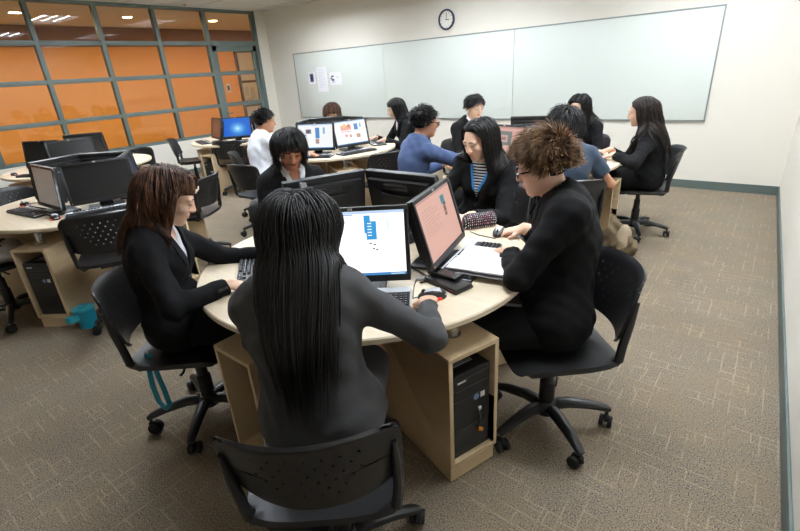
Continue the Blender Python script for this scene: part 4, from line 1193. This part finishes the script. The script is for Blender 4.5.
    if glasses:
        m = MB()
        for s_ in (1,-1):
            Mg = Matrix.Translation(C) @ Matrix(M.tolist()).to_4x4()
            ring = [(s_*.033+.0245*math.cos(a), .1015+(-.004 if abs(math.cos(a))>.6 and math.cos(a)*s_>0 else 0), -.002+.0155*math.sin(a)) for a in np.linspace(0,2*PI,21)]
            m.tube([Mg @ Vector(q) for q in ring], .0026, 6)
            m.tube([Mg @ Vector(q) for q in ((s_*.056,.098,.006),(s_*.072,.08,.008),(s_*.081,.03,.008),(s_*.083,-.005,.004),(s_*.08,-.022,-.012))], [.0028,.0036,.0036,.003,.002], 6, up=(1,0,0), sq=1.6)
        m.tube([Mg @ Vector(q) for q in ((-.01,.1035,.004),(0,.1045,.006),(.01,.1035,.004))], .002, 6)
        gl = m.build('glasses', mat('black_spectacle_frame', (.006,.006,.008), .2), root)
        m = MB()
        for s_ in (1,-1):
            m.lathe([(.0235,-.0005),(.0235,.0005)], 20, 0, Mg @ Matrix.Translation((s_*.033,.1005,-.002)) @ Matrix.Rotation(PI/2,4,'X') @ Matrix.Diagonal((1,.66,1,1)))
        m.build('lens', glass_mat('spectacle_lens'), gl, smooth=0)
    if headband:
        m = MB(); Mg = Matrix.Translation(C) @ Matrix(M.tolist()).to_4x4()
        m.tube([Mg @ Vector((.098*math.sin(a), -.01, .02+.118*math.cos(a))) for a in np.linspace(-1.75,1.75,24)], .008, 8, up=(0,1,0))
        hb = m.build('headphones', M_BLACK, root)
        for s_ in (1,-1):
            m = MB(); m.lathe([(.028,0),(.036,.006),(.036,.018),(.02,.026)], 18, 0, Mg @ Matrix.Translation((s_*.080,-.008,-.004)) @ Matrix.Rotation(s_*PI/2,4,'Y')); m.build('ear_cup', M_BLACK2, hb)
    person.last = dict(root=root, C=C, M=M, N=N, su=su, sr=sr, sf=sf, P0=P0, sp=sp, j=j, arms=arms)
    return root
# ------------------------------------------------------------------ what stands on the tables
monitor('main',-54,.415,'white','monitor with a bright white web page facing the person in the grey top',10,0,.0,.04)
monitor('main',16,.43,'pink','monitor with a pinkish page beside the notebook, facing the person in glasses',16,-2)
monitor('main',88,.37,'off','monitor seen from the back, right one of the two dark backs on the front table',10,2,.02,.045)
monitor('main',161,.41,'off','monitor seen from the back, left one of the two dark backs on the front table',10,-4,.02,.045)
monitor('main',232,.33,'off','monitor hidden behind the long black hair, facing the brown-haired person',12)
monitor('left',-86,.38,'grey','monitor with a dull grey lit screen at the left edge, beside two mice',6,-2,.14)
monitor('left',-18,.40,'off','monitor with a big dark switched-off screen on the left table',16,0,.06,.05)
monitor('left',54,.36,'off','monitor seen from behind on the left table, right of the two rear backs',12,4)
monitor('left',126,.34,'off','monitor seen from behind on the left table, hindmost of its ring',12)
monitor('left',198,.38,'off','monitor turned to the left edge on the left table',12)
monitor('middle',-66,.45,'mid1','monitor with the lit page nearest the person in the white shirt',10,0)
monitor('middle',-8,.40,'mid2','monitor with a colourful lit page, on the right of the middle table',12,-8,.04)
monitor('middle',76,.40,'off','monitor facing the person typing before the whiteboard',10)
monitor('middle',142,.36,'off','monitor seen from behind under the head with the headphones',10)
monitor('middle',212,.38,'off','monitor seen from behind left of the two lit pages on the middle table',10)
monitor('right',-106,.42,'pink2','monitor with a pinkish page and a grey picture on the back right table',12,0,.02)
monitor('right',-38,.36,'white2','monitor with a white page, mostly behind the spiky hair, on the back right table',12,-30,-.10)
monitor('right',36,.36,'off','monitor seen from behind, right one at the back of the back right table',10)
monitor('right',106,.38,'off','monitor seen from behind, left one at the back of the back right table',10)
monitor('corner',-105,.45,'brown','monitor with a dim brownish screen beside the bright blue one',12,0,.08)
monitor('corner',-45,.44,'windows','monitor with a bright blue glowing desktop picture in the far corner',12)
monitor('corner',24,.40,'off','dark monitor just right of the bright blue screen',12)
monitor('edge',-14,.50,'off','monitor with a dark screen on the table below the glass wall, right of its pair',12,0,-.06)
monitor('edge',-70,.40,'off','monitor with a dark screen on the table below the glass wall, left of its pair',12,10,-.06)
monitor('edge',140,.38,'off','monitor seen from behind on the table below the glass wall',12)

def kb(key, az, r, label, tang=0., rot=0., cable=False):
    p = at(key,az,r)+V(-math.sin(R(az)),math.cos(R(az)),0)*tang
    return keyboard(p, az+90+rot, label, cable)
kb('main',-54,.505,'black and silver keyboard under the bright white screen, by the hand on the mouse',.0)
keyboard(V(-.955,1.665), 100, 'black and silver keyboard half under the open notebook')
kb('main',233,.52,'black and silver keyboard in front of the brown-haired person')
keyboard(V(-4.27,.885), 8, 'black keyboard at the left edge, in front of the dull grey screen')
kb('left',-19,.52,'black keyboard in front of the big dark screen on the left table',.02,0)
kb('middle',-62,.60,'black keyboard by the hand of the person in the white shirt',-.02)
kb('middle',-14,.57,'black keyboard below the colourful lit page on the middle table',.0)
kb('middle',55,.56,'black keyboard under the hands of the person typing before the whiteboard')
kb('right',20,.56,'black keyboard under the hand of the person in profile at the far right')
kb('corner',-50,.58,'black keyboard in front of the bright blue screen')
kb('corner',-108,.60,'black keyboard in front of the dim brownish screen')
kb('edge',-58,.60,'black keyboard on the table below the glass wall')
mouse(V(-.905,1.285),130,'mouse under the hand of the person in the grey top',(-1.06,1.40))
mouse(V(-1.01,2.055),195,'mouse with a red glow under the hand of the person in glasses',(-1.16,2.02))
mouse(V(-3.87,.915),85,'mouse with a red glow right of the keyboard under the dull grey screen',(-3.95,1.06))
mouse(V(-4.62,.93),100,'mouse with a red glow at the left edge beyond the keyboard',(-4.55,1.1))
mouse(V(-6.62,1.34),90,'mouse on the table below the glass wall')
mouse(at('right',-120,.52),70,'mouse under the hand of the person in the blue shirt')

# open notebook, wallet, phone, pencil case, memory stick, cap on the front table
nb = thing('notebook', 'open white notebook lying on the keyboard before the person in glasses', 'notebook', (-.862,1.645,TZ+.027), R(10))
def pages(s, curl):
    m = MB()
    for lay in range(2):
        m.grid(lambda u,v: ((u-.5)*.26, s*(v*.150), .004+.010*math.sin(PI*min(1,v*1.15))*.6+.006*(1-v)+curl*v*v-lay*.004), 10, 10)
    return m
pages(1,.004).build('page_block', M_PAPER, nb, solid=.003, smooth=60)
pages(-1,.012).build('page_block', M_PAPER, nb, solid=.003, smooth=60)
cv = MB(); cv.box((-.132,-.155,-.001),(.132,.155,.0015)); cv.build('cover', mat('grey_card_cover', srgb(170,172,178), .6), nb, smooth=0)
wl = thing('wallet', 'black folded leather wallet under a phone on the front table', 'wallet', (-.915,1.415,TZ), R(-14))
MB().box((-.095,-.05,.0),(.095,.05,.011)).build('lower_flap', mat('black_leather', (.009,.008,.008), .35, bump=(140,.3,.001)), wl, bevel=.005)
MB().box((-.093,-.048,.012),(.093,.046,.022)).build('upper_flap', MATS['black_leather'], wl, bevel=.005)
w_ = MB(); w_.box((.06,-.051,.010),(.09,-.047,.013)); w_.build('zip_pull', mat('dark_red_lining', srgb(110,40,36), .5), wl)
ph = thing('mobile_phone', 'black flip phone lying on the black wallet', 'phone', (-.935,1.44,TZ+.022), R(-6))
MB().box((-.085,-.028,0),(.06,.028,.016)).build('body', M_BLACK, ph, bevel=.007); MB().box((-.06,-.02,.0155),(.03,.02,.0168)).build('display', mat('phone_glass', (.004,.004,.005), .08), ph)
MB().tube([(.045,-.027,.009),(.045,.027,.009)], .009, 12).build('hinge', M_BLACK2, ph)
pc = thing('pencil_case', 'black pencil case with white and pink polka dots by the pinkish screen', 'pencil case', (-1.16,2.12,TZ), R(52)); pc.scale = (.8,1.05,1.15)
def pcm():
    s = SDF(); s.cone((-.085,0,.036),(.085,0,.036),.034,.034,.01); s.cone((-.085,0,.014),(.085,0,.014),.030,.030,.03)
    s.fn(lambda X,Y,Z: Z-.002+0*X+0*Y,(-.2,-.1,-.1),(.2,.1,.1),.003,True)
    VV,QQ = s.verts(.004); return raw_mesh('pouch', VV, QQ, dots())
def dots():
    m = bpy.data.materials.new('black_polka_dot_cloth'); m.use_nodes = True; nt = m.node_tree; b = nt.nodes['Principled BSDF']; b.inputs['Roughness'].default_value = .7
    tc = nt.nodes.new('ShaderNodeTexCoord'); v = nt.nodes.new('ShaderNodeTexVoronoi'); v.inputs['Scale'].default_value = 72; v.inputs['Randomness'].default_value = .15
    r = nt.nodes.new('ShaderNodeValToRGB'); r.color_ramp.interpolation = 'CONSTANT'; r.color_ramp.elements[0].color = (1,1,1,1); r.color_ramp.elements[1].position = .21; r.color_ramp.elements[1].color = (0,0,0,1)
    h = nt.nodes.new('ShaderNodeValToRGB'); h.color_ramp.elements[0].color = (*srgb(235,235,238),1); h.color_ramp.elements[1].color = (*srgb(205,120,150),1); h.color_ramp.elements[0].position = .45; h.color_ramp.elements[1].position = .5
    mx = nt.nodes.new('ShaderNodeMix'); mx.data_type = 'RGBA'; mx.inputs[6].default_value = (.008,.008,.009,1)
    sp = nt.nodes.new('ShaderNodeSeparateColor')
    v.voronoi_dimensions = '2D'; sx = nt.nodes.new('ShaderNodeSeparateXYZ'); cx = nt.nodes.new('ShaderNodeCombineXYZ'); ad = nt.nodes.new('ShaderNodeMath')
    nt.links.new(tc.outputs['Object'], sx.inputs[0]); nt.links.new(sx.outputs[1], ad.inputs[0]); nt.links.new(sx.outputs[2], ad.inputs[1]); nt.links.new(sx.outputs[0], cx.inputs[0]); nt.links.new(ad.outputs[0], cx.inputs[1])
    nt.links.new(cx.outputs[0], v.inputs['Vector']); nt.links.new(v.outputs['Distance'], r.inputs[0]); nt.links.new(v.outputs['Color'], sp.inputs[0]); nt.links.new(sp.outputs[0], h.inputs[0])
    nt.links.new(r.outputs[0], mx.inputs[0]); nt.links.new(h.outputs[0], mx.inputs[7]); nt.links.new(mx.outputs[2], b.inputs['Base Color']); return m
link('pouch', pcm(), pc)
z_ = MB(); z_.tube([(-.095,0,.0705),(.095,0,.0705)], .003, 6, sq=.5); z_.build('zip', M_BLACK, pc)
us = thing('memory_stick', 'small teal and black memory stick lying between the notebook and the mouse', 'memory stick', (-.80,1.875,TZ), R(140))
MB().box((-.022,-.009,0),(.014,.009,.008)).build('case', mat('dark_teal_plastic', srgb(30,90,110), .4), us, bevel=.003); MB().box((.014,-.006,.001),(.028,.006,.006)).build('plug', M_BLACK, us, bevel=.001)
# power leads behind the front screens
c1 = tag(MB().tube([(-1.02,1.365,TZ+.004),(-1.0,1.39,TZ+.004),(-1.03,1.43,TZ+.004),(-1.1,1.46,TZ+.004),(-1.2,1.48,TZ+.005)], .0035, 8).build('power_lead', M_DARK), 'black lead curling on the table between the white and pinkish screens', 'cable')
c2 = thing('plug_connector', 'white plug lying on the table between the white and pinkish screens', 'plug', (-1.035,1.395,TZ), R(30)); MB().box((-.02,-.008,0),(.02,.008,.012)).build('shell', M_WHITE, c2, bevel=.003); MB().box((.02,-.005,.002),(.03,.005,.009)).build('contact', M_SILVER, c2)

# on the floor and on chairs
tl = thing('pencil_pot', 'teal translucent plastic tub with a lid flap on the carpet beside the left table', 'tub', (-3.60,.82,0), R(20)); tl.scale = (.8,.8,.8)
m = MB(); m.lathe([(.064,.0),(.068,.004),(.082,.175),(.079,.175),(.065,.008)], 28); m.build('tub', M_TEAL, tl)
m = MB(); m.lathe([(.084,.173),(.087,.176),(.087,.190),(.05,.198),(.046,.208),(.02,.210)], 28); m.build('lid', mat('teal_lid_plastic', srgb(52,168,186), .35), tl)
m = MB(); m.prism([(-.045,-.155),(.01,-.15),(.02,-.07),(-.03,-.07)], .10, .155); m.build('spout', MATS['teal_lid_plastic'], tl, bevel=.004)
# khaki bag leaning on the cabinet at the back right
def bagmesh():
    s = SDF(); s.ell((0,0,.13),(.19,.10,.16),None,.05); s.cone((-.14,0,.07),(.14,.0,.07),.09,.10,.08); s.cone((-.06,.02,.25),(-.08,.03,.36),.075,.03,.07)
    s.fn(lambda X,Y,Z: Z-.002+0*X+0*Y,(-.4,-.3,-.3),(.4,.3,.5),.004,True)
    VV,QQ = s.verts(.009, lambda X,Y,Z: .014*np.sin(38*X+17*Z+2*np.sin(20*Y))*np.sin(27*Z+14*Y)+.009*np.sin(52*Y+41*X+2*np.sin(30*Z))); return raw_mesh('sack', relax(VV,QQ,1), QQ, cloth('khaki_canvas', srgb(112,97,75), sheen=.0))
tb_ = thing('shoulder_bag', 'slouched khaki canvas bag on the carpet under the back right table', 'bag', (-.93,4.02,0), R(-18))
link('sack', bagmesh(), tb_)
s = SDF(); s.ell((.15,-.035,.13),(.055,.085,.135),None,.03); s.fn(lambda X,Y,Z: Z-.003+0*X+0*Y,(-.4,-.3,-.3),(.4,.3,.5),.004,True)
link('pale_flap', raw_mesh('pale_flap', *s.verts(.009, lambda X,Y,Z: .006*np.sin(40*X+23*Z)*np.sin(31*Z+19*Y)), cloth('pale_canvas', srgb(170,152,128), sheen=.0)), tb_)
MB().tube([(-.12,-.03,.2),(-.16,-.02,.33),(-.12,.02,.45),(-.06,.03,.46),(-.05,.03,.34)], .012, 8, sq=.4).build('strap', MATS['khaki_canvas'], tb_)
# grey bag on the chair at the left edge
gb = thing('shoulder_bag', 'light grey cloth bag with dark straps lying on a chair seat at the left edge', 'bag', (-4.27,.60,.459), R(10))
s = SDF(); s.ell((0,0,.06),(.19,.17,.075),None,.03); s.cone((-.1,.08,.06),(.12,.05,.05),.06,.05,.05); s.fn(lambda X,Y,Z: Z-.002+0*X+0*Y,(-.4,-.4,-.3),(.4,.4,.5),.004,True)
link('sack', raw_mesh('sack', *s.verts(.008, lambda X,Y,Z: .007*np.sin(32*X+15*Y)*np.sin(27*Y+9*Z)), cloth('light_grey_canvas', srgb(205,203,200), sheen=.05)), gb)
MB().tube([(-.16,-.12,.06),(-.05,-.1,.13),(.08,-.04,.145),(.17,.06,.08)], .014, 8, sq=.35).tube([(-.1,.14,.07),(.0,.06,.145),(.12,-.08,.12),(.16,-.13,.05)], .012, 8, sq=.35).build('strap', mat('dark_strap_webbing', (.02,.02,.022), .7), gb)
MB().tube([(-.05,-.1,.135),(.0,-.12,.14),(.04,-.09,.142)], .02, 8, sq=.5).build('flap', mat('black_bag_flap', (.02,.02,.02), .6), gb)
# teal lanyard hanging from the chair of the brown-haired person
ly = thing('lanyard', 'teal ribbon lanyard hanging down from the chair at the left', 'lanyard', (0,0,0))
# ------------------------------------------------------------------ the people
BZ = dict(top='blazer', col=M_JACKET, shirt=M_SHIRTW, low='skirt')
LONG = dict(kind='long', n=1900, len=.52, w=.0055, steps=24, vol=.016, hug=.5, grav=.3, cap=.010, gath=.02)
fine = .0048
person('front','person in a grey top with long straight black hair, back to us in front', (-.95,.72), 123, (-1.085,.855,1.115), 117, 22,
       [((-.845,1.165,.785),(-.925,1.30,.745)), ((-1.36,.98,.775),(-1.30,1.10,.75))],
       dict(top='cardigan', col=M_GREY, low='skirt', lowcol=M_GREYSK, bulk=.016), dict(style=dict(LONG, n=3200, len=.58, w=.0055, drift=(0,-.06,0), gath=.02, vol=.022, seed=5, lmin=.62, maxw=(.150,.10), axis=None), col=HB), 'light', h=fine, pose=('mouse','type'), legs=(.1,.38,.20), poles=[(-.64,.90,.80),None])
person('left','brown-haired person in a black blazer at the left, side on to us', (-2.0,.795), 48, (-1.975,.885,1.11), 58, 24,
       [((-1.66,.90,.775),(-1.55,.94,.75)), ((-1.80,1.22,.775),(-1.68,1.22,.75))],
       dict(BZ, low='trousers'), dict(style=dict(LONG, n=2400, len=.31, vol=.024, w=.0055, seed=9, grav=.26, gath=0, swept=.9, ymax=.030, lmin=.7, maxw=(.125,.12)), col=HRB), 'fair', h=fine, pose=('flat','flat'), poles=[(-1.83,.62,.86),None])
person('man','spiky-haired person in glasses and a black jacket at the right, side on to us', (-.575,1.71), 210, (-.70,1.80,1.160), 203, 14,
       [((-.885,2.085,.785),(-1.01,2.05,.75)), ((-.80,1.74,.79),(-.90,1.80,.76))],
       dict(top='suit', col=M_JACKET2, shirt=M_COLLARB, low='trousers', vee=.80, shirt_open=False, bulk=.014, coll=(.070,150,.050,.018,.012)),
       dict(style=dict(kind='short', n=4200, len=.080, w=.0060, steps=9, vol=.026, lift=.05, clift=.10, jit=.07, crown=(.10,-.86,.50), nape=.028, prof=(.62,.45,.48,.85,1.25), fringe=.95, grav=.08, seed=4, cap=.010, off=.010, sweep=(.25,.75,-.1), wp=[0,.2,.6,1], wv=[.9,1,.7,.05]), col=HBR), 'fair', True, h=fine, glasses=True, pose=('mouse','relaxed'), poles=[None,(-.60,1.45,.80)])
person('bl','short-haired person in a black blazer and white collar behind the dark monitor backs', (-2.40,1.84), -19, (-2.27,1.79,1.155), -32, 20,
       [((-2.10,1.60,.775),(-1.98,1.58,.75)), ((-2.00,1.90,.775),(-1.9,1.86,.75))],
       dict(BZ, shirt=M_SHIRTW, vee=.48, curtain=False), dict(style=dict(kind='short', n=2600, len=.15, w=.0052, steps=10, vol=.016, lift=.06, jit=.12, side=.85, fringe=.42, grav=.16, seed=6, cap=.012, sweep=(.95,.25,-.2), hug=.3), col=HB), 'brown', h=fine, pose=('type','type'))
person('br','long-haired person in a striped top and blue lanyard facing us behind the pinkish screen', (-1.42,2.60), -91, (-1.375,2.50,1.140), -106, 17,
       [((-1.58,2.17,.775),(-1.56,2.05,.75)), ((-1.25,2.18,.775),(-1.30,2.06,.75))],
       dict(BZ, shirt=M_STRIPE, vee=.48, shirt_open=False), dict(style=dict(LONG, n=2200, len=.42, vol=.013, seed=12, swept=.8, face=.074, ymax=.050, part=.012), col=HB), 'fair', h=fine, pose=('type','type'))
BR = person.last
far = .0085
person('white','person in a white shirt seen from behind at the middle table', (-4.20,2.92), 75, (-4.21,3.06,1.155), 52, 6,
       [((-3.93,3.37,.785),(-3.84,3.40,.755)), ((-4.50,3.42,.775),(-4.44,3.5,.75))],
       dict(top='shirt', col=M_SHIRTW, low='trousers'), dict(style=dict(kind='short', n=1300, len=.05, w=.007, steps=6, vol=.010, lift=.3, jit=.3, side=.7, cap=.012, nape=.02, prof=(.6,.4,.55,1,1), seed=8), col=HB), 'tan', True, h=far)
WH = person.last
person('hp','person with tied brown hair and headphones whose head shows above the monitors', (-4.97,4.77), -47, (-4.86,4.66,1.085), -47, 24,
       [((-4.72,4.30,.775),(-4.62,4.24,.75)), ((-4.56,4.50,.775),(-4.48,4.40,.75))],
       dict(BZ), dict(style=[dict(kind='short', n=1000, len=.15, w=.008, steps=8, vol=.012, lift=.05, jit=.1, side=.8, fringe=.7, grav=.15, seed=16, cap=.010, sweep=(.7,.4,-.3), hug=.3)], col=HRB), 'light', h=far, headband=True)
HPL = person.last
person('farw','long-haired person in black typing in front of the whiteboard, facing left', (-3.70,4.84), 236, (-3.80,4.74,1.120), 222, 20,
       [((-4.02,4.57,.785),(-4.12,4.52,.755)), ((-3.78,4.46,.785),(-3.86,4.40,.755))],
       dict(BZ), dict(style=dict(LONG, n=900, len=.40, w=.007, seed=21, ymax=.04), col=HB), 'fair', h=far)
person('blue','person in a blue shirt and glasses at the back right table, facing right', (-2.24,2.97), 62, (-2.17,3.08,1.165), 48, 6,
       [((-1.83,3.49,.785),(-1.74,3.55,.755)), ((-2.22,3.42,.775),(-2.10,3.46,.75))],
       dict(top='shirt', col=M_SHIRTB, low='trousers'), dict(style=dict(kind='short', n=1300, len=.05, w=.007, steps=6, vol=.010, lift=.35, jit=.3, side=.7, cap=.012, nape=.02, prof=(.6,.4,.55,1,1), seed=18), col=HB), 'tan', True, h=far, glasses=True)
person('suit','person in a dark suit and white shirt facing us in front of the whiteboard', (-2.58,4.49), -25, (-2.49,4.44,1.155), -28, 10,
       [((-2.28,4.18,.775),(-2.16,4.14,.75)), ((-2.14,4.50,.775),(-2.02,4.46,.75))],
       dict(top='suit', col=M_JACKET, shirt=M_SHIRTW, low='trousers', vee=.5), dict(style=dict(kind='short', n=1200, len=.06, w=.007, steps=7, vol=.010, lift=.12, jit=.2, side=.7, grav=.12, cap=.010, nape=.02, prof=(.6,.4,.55,1,1), seed=28, sweep=(.4,.7,-.4)), col=HB), 'fair', True, h=far)
person('h11','dark-haired person in a slate tee directly behind the spiky hair, back to us', (-1.06,3.14), 124, (-1.11,3.19,1.145), 124, 20,
       [((-.98,3.50,.785),(-1.05,3.60,.755)), ((-1.48,3.30,.785),(-1.5,3.44,.755))],
       dict(top='tee', col=M_TEE, low='trousers', sleeve=.62), dict(style=dict(kind='short', n=1300, len=.10, w=.007, steps=8, vol=.012, lift=.12, jit=.2, side=.9, grav=.14, cap=.012, seed=38), col=HB), 'tan', h=far, poles=[(-.80,3.25,.80),None])
person('h12','long-haired person in black at the back right, half hidden by another head', (-1.56,5.0), -97, (-1.56,4.88,1.105), -100, 20,
       [((-1.72,4.60,.775),(-1.72,4.48,.75)), ((-1.40,4.60,.775),(-1.42,4.48,.75))],
       dict(BZ, shirt=M_COLLARB), dict(style=dict(LONG, n=900, len=.36, w=.007, seed=31), col=HB), 'fair', h=far)
person('rightw','long-haired person in a black blazer in profile at the far right', (-.79,4.52), 192, (-.90,4.45,1.105), 188, 8,
       [((-1.11,4.42,.79),(-1.22,4.42,.757)), ((-1.02,4.20,.785),(-1.12,4.18,.755))],
       dict(BZ), dict(style=dict(LONG, n=1000, w=.007, len=.46, seed=41, ymax=.03, drift=(0,-.15,0)), col=HDB), 'fair', h=far, poles=[None,(-.72,4.15,.80)])

# blue lanyard worn on the striped top (part of the person), white shirt person's blue lanyard
def neck_ribbon(L, m_, low=.60, w=.008):
    P0,sp,sr,sf,j = L['P0'],L['sp'],L['sr'],L['sf'],L['j']; mb = MB()
    for s_ in (1,-1):
        pts = []
        for t in np.linspace(0,1,14):
            q = P0+sp*(1.0-(1-low)*t)+sr*s_*(.062*(1-t)+.004)+sf*.2
            for _ in range(60):
                e = j.ev(q[None])[0]
                if e < .006: break
                q = q-sf*max(.001,(e-.004)*.5)
                if (q-P0)@sf < -.02: break
            pts.append(q)
        mb.tube(pts, w, 6, up=tuple(sf), sq=.25)
    return mb.build('lanyard_ribbon', m_, L['root'])
M_BLUERIB = mat('blue_ribbon', srgb(40,120,190), .5)
neck_ribbon(BR, M_BLUERIB, .56, .009)
m = MB(); m.tube([WH['N']-WH['sf']*math.cos(a)*.072+WH['sr']*math.sin(a)*.076+WH['su']*(.020+.012*math.cos(a))+WH['sf']*.008 for a in np.linspace(-2.4,2.4,25)], .007, 6, up=tuple(WH['su']), sq=.3)
m.build('lanyard_ribbon', M_BLUERIB, WH['root'])
m = MB()
for (a,b,c,r_) in ((-.072,-.055,.045,.034),(-.088,-.05,.02,.024),(-.066,-.07,.015,.022)): m.ball(HPL['C']+HPL['M']@V(a,b,c), (r_,r_,r_*1.1), 0, None, 14, 10)
m.build('hair_bun', HRB, HPL['root'], smooth=180)
# teal lanyard: a loop of flat ribbon from the seat edge of the left chair
pts = [(-1.985,.615,.475),(-1.975,.60,.40),(-1.965,.59,.32),(-1.935,.585,.25),(-1.895,.59,.225),(-1.865,.60,.255),(-1.89,.605,.33),(-1.95,.612,.43),(-1.985,.62,.475)]
q = []
for i in range(len(pts)-1):
    for k in range(4): q.append(tuple(lerp(pts[i],pts[i+1],k/4)))
q.append(pts[-1])
MB().tube(q, .011, 6, up=(-.9,.4,.0), sq=.16).build('ribbon', mat('teal_ribbon', srgb(20,132,160), .5), ly)
MB().box((-1.992,.61,.468),(-1.978,.622,.478)).build('clip', M_SILVER, ly, bevel=.002)
# black folder on the lap of the person in glasses
fo = thing('document_folder', 'black folder with pale page edges on the lap of the person in glasses', 'folder', (-.80,1.67,.612), R(20))
MB().box((-.15,-.11,.0),(.15,.11,.004)).box((-.15,-.11,.018),(.15,.11,.022)).build('cover', mat('black_folder_board', (.012,.012,.013), .45), fo, bevel=.001, seg=1)
MB().box((-.145,-.108,.004),(.145,.105,.018)).build('pages', mat('grey_page_edges', srgb(150,152,156), .7), fo, smooth=0)

# ------------------------------------------------------------------ light and view
w = bpy.data.worlds.new('world'); w.use_nodes = True; SC.world = w
w.node_tree.nodes['Background'].inputs[0].default_value = (.5,.5,.5,1); w.node_tree.nodes['Background'].inputs[1].default_value = .05
vs = SC.view_settings; vs.view_transform = 'Standard'; vs.look = 'None'; vs.gamma = 1; vs.use_curve_mapping = False; vs.exposure = 0.
SC.cycles.use_denoising = True
SC.cycles.max_bounces = 8; SC.cycles.diffuse_bounces = 4; SC.cycles.glossy_bounces = 4; SC.cycles.transparent_max_bounces = 12
SC.cycles.sample_clamp_indirect = 6
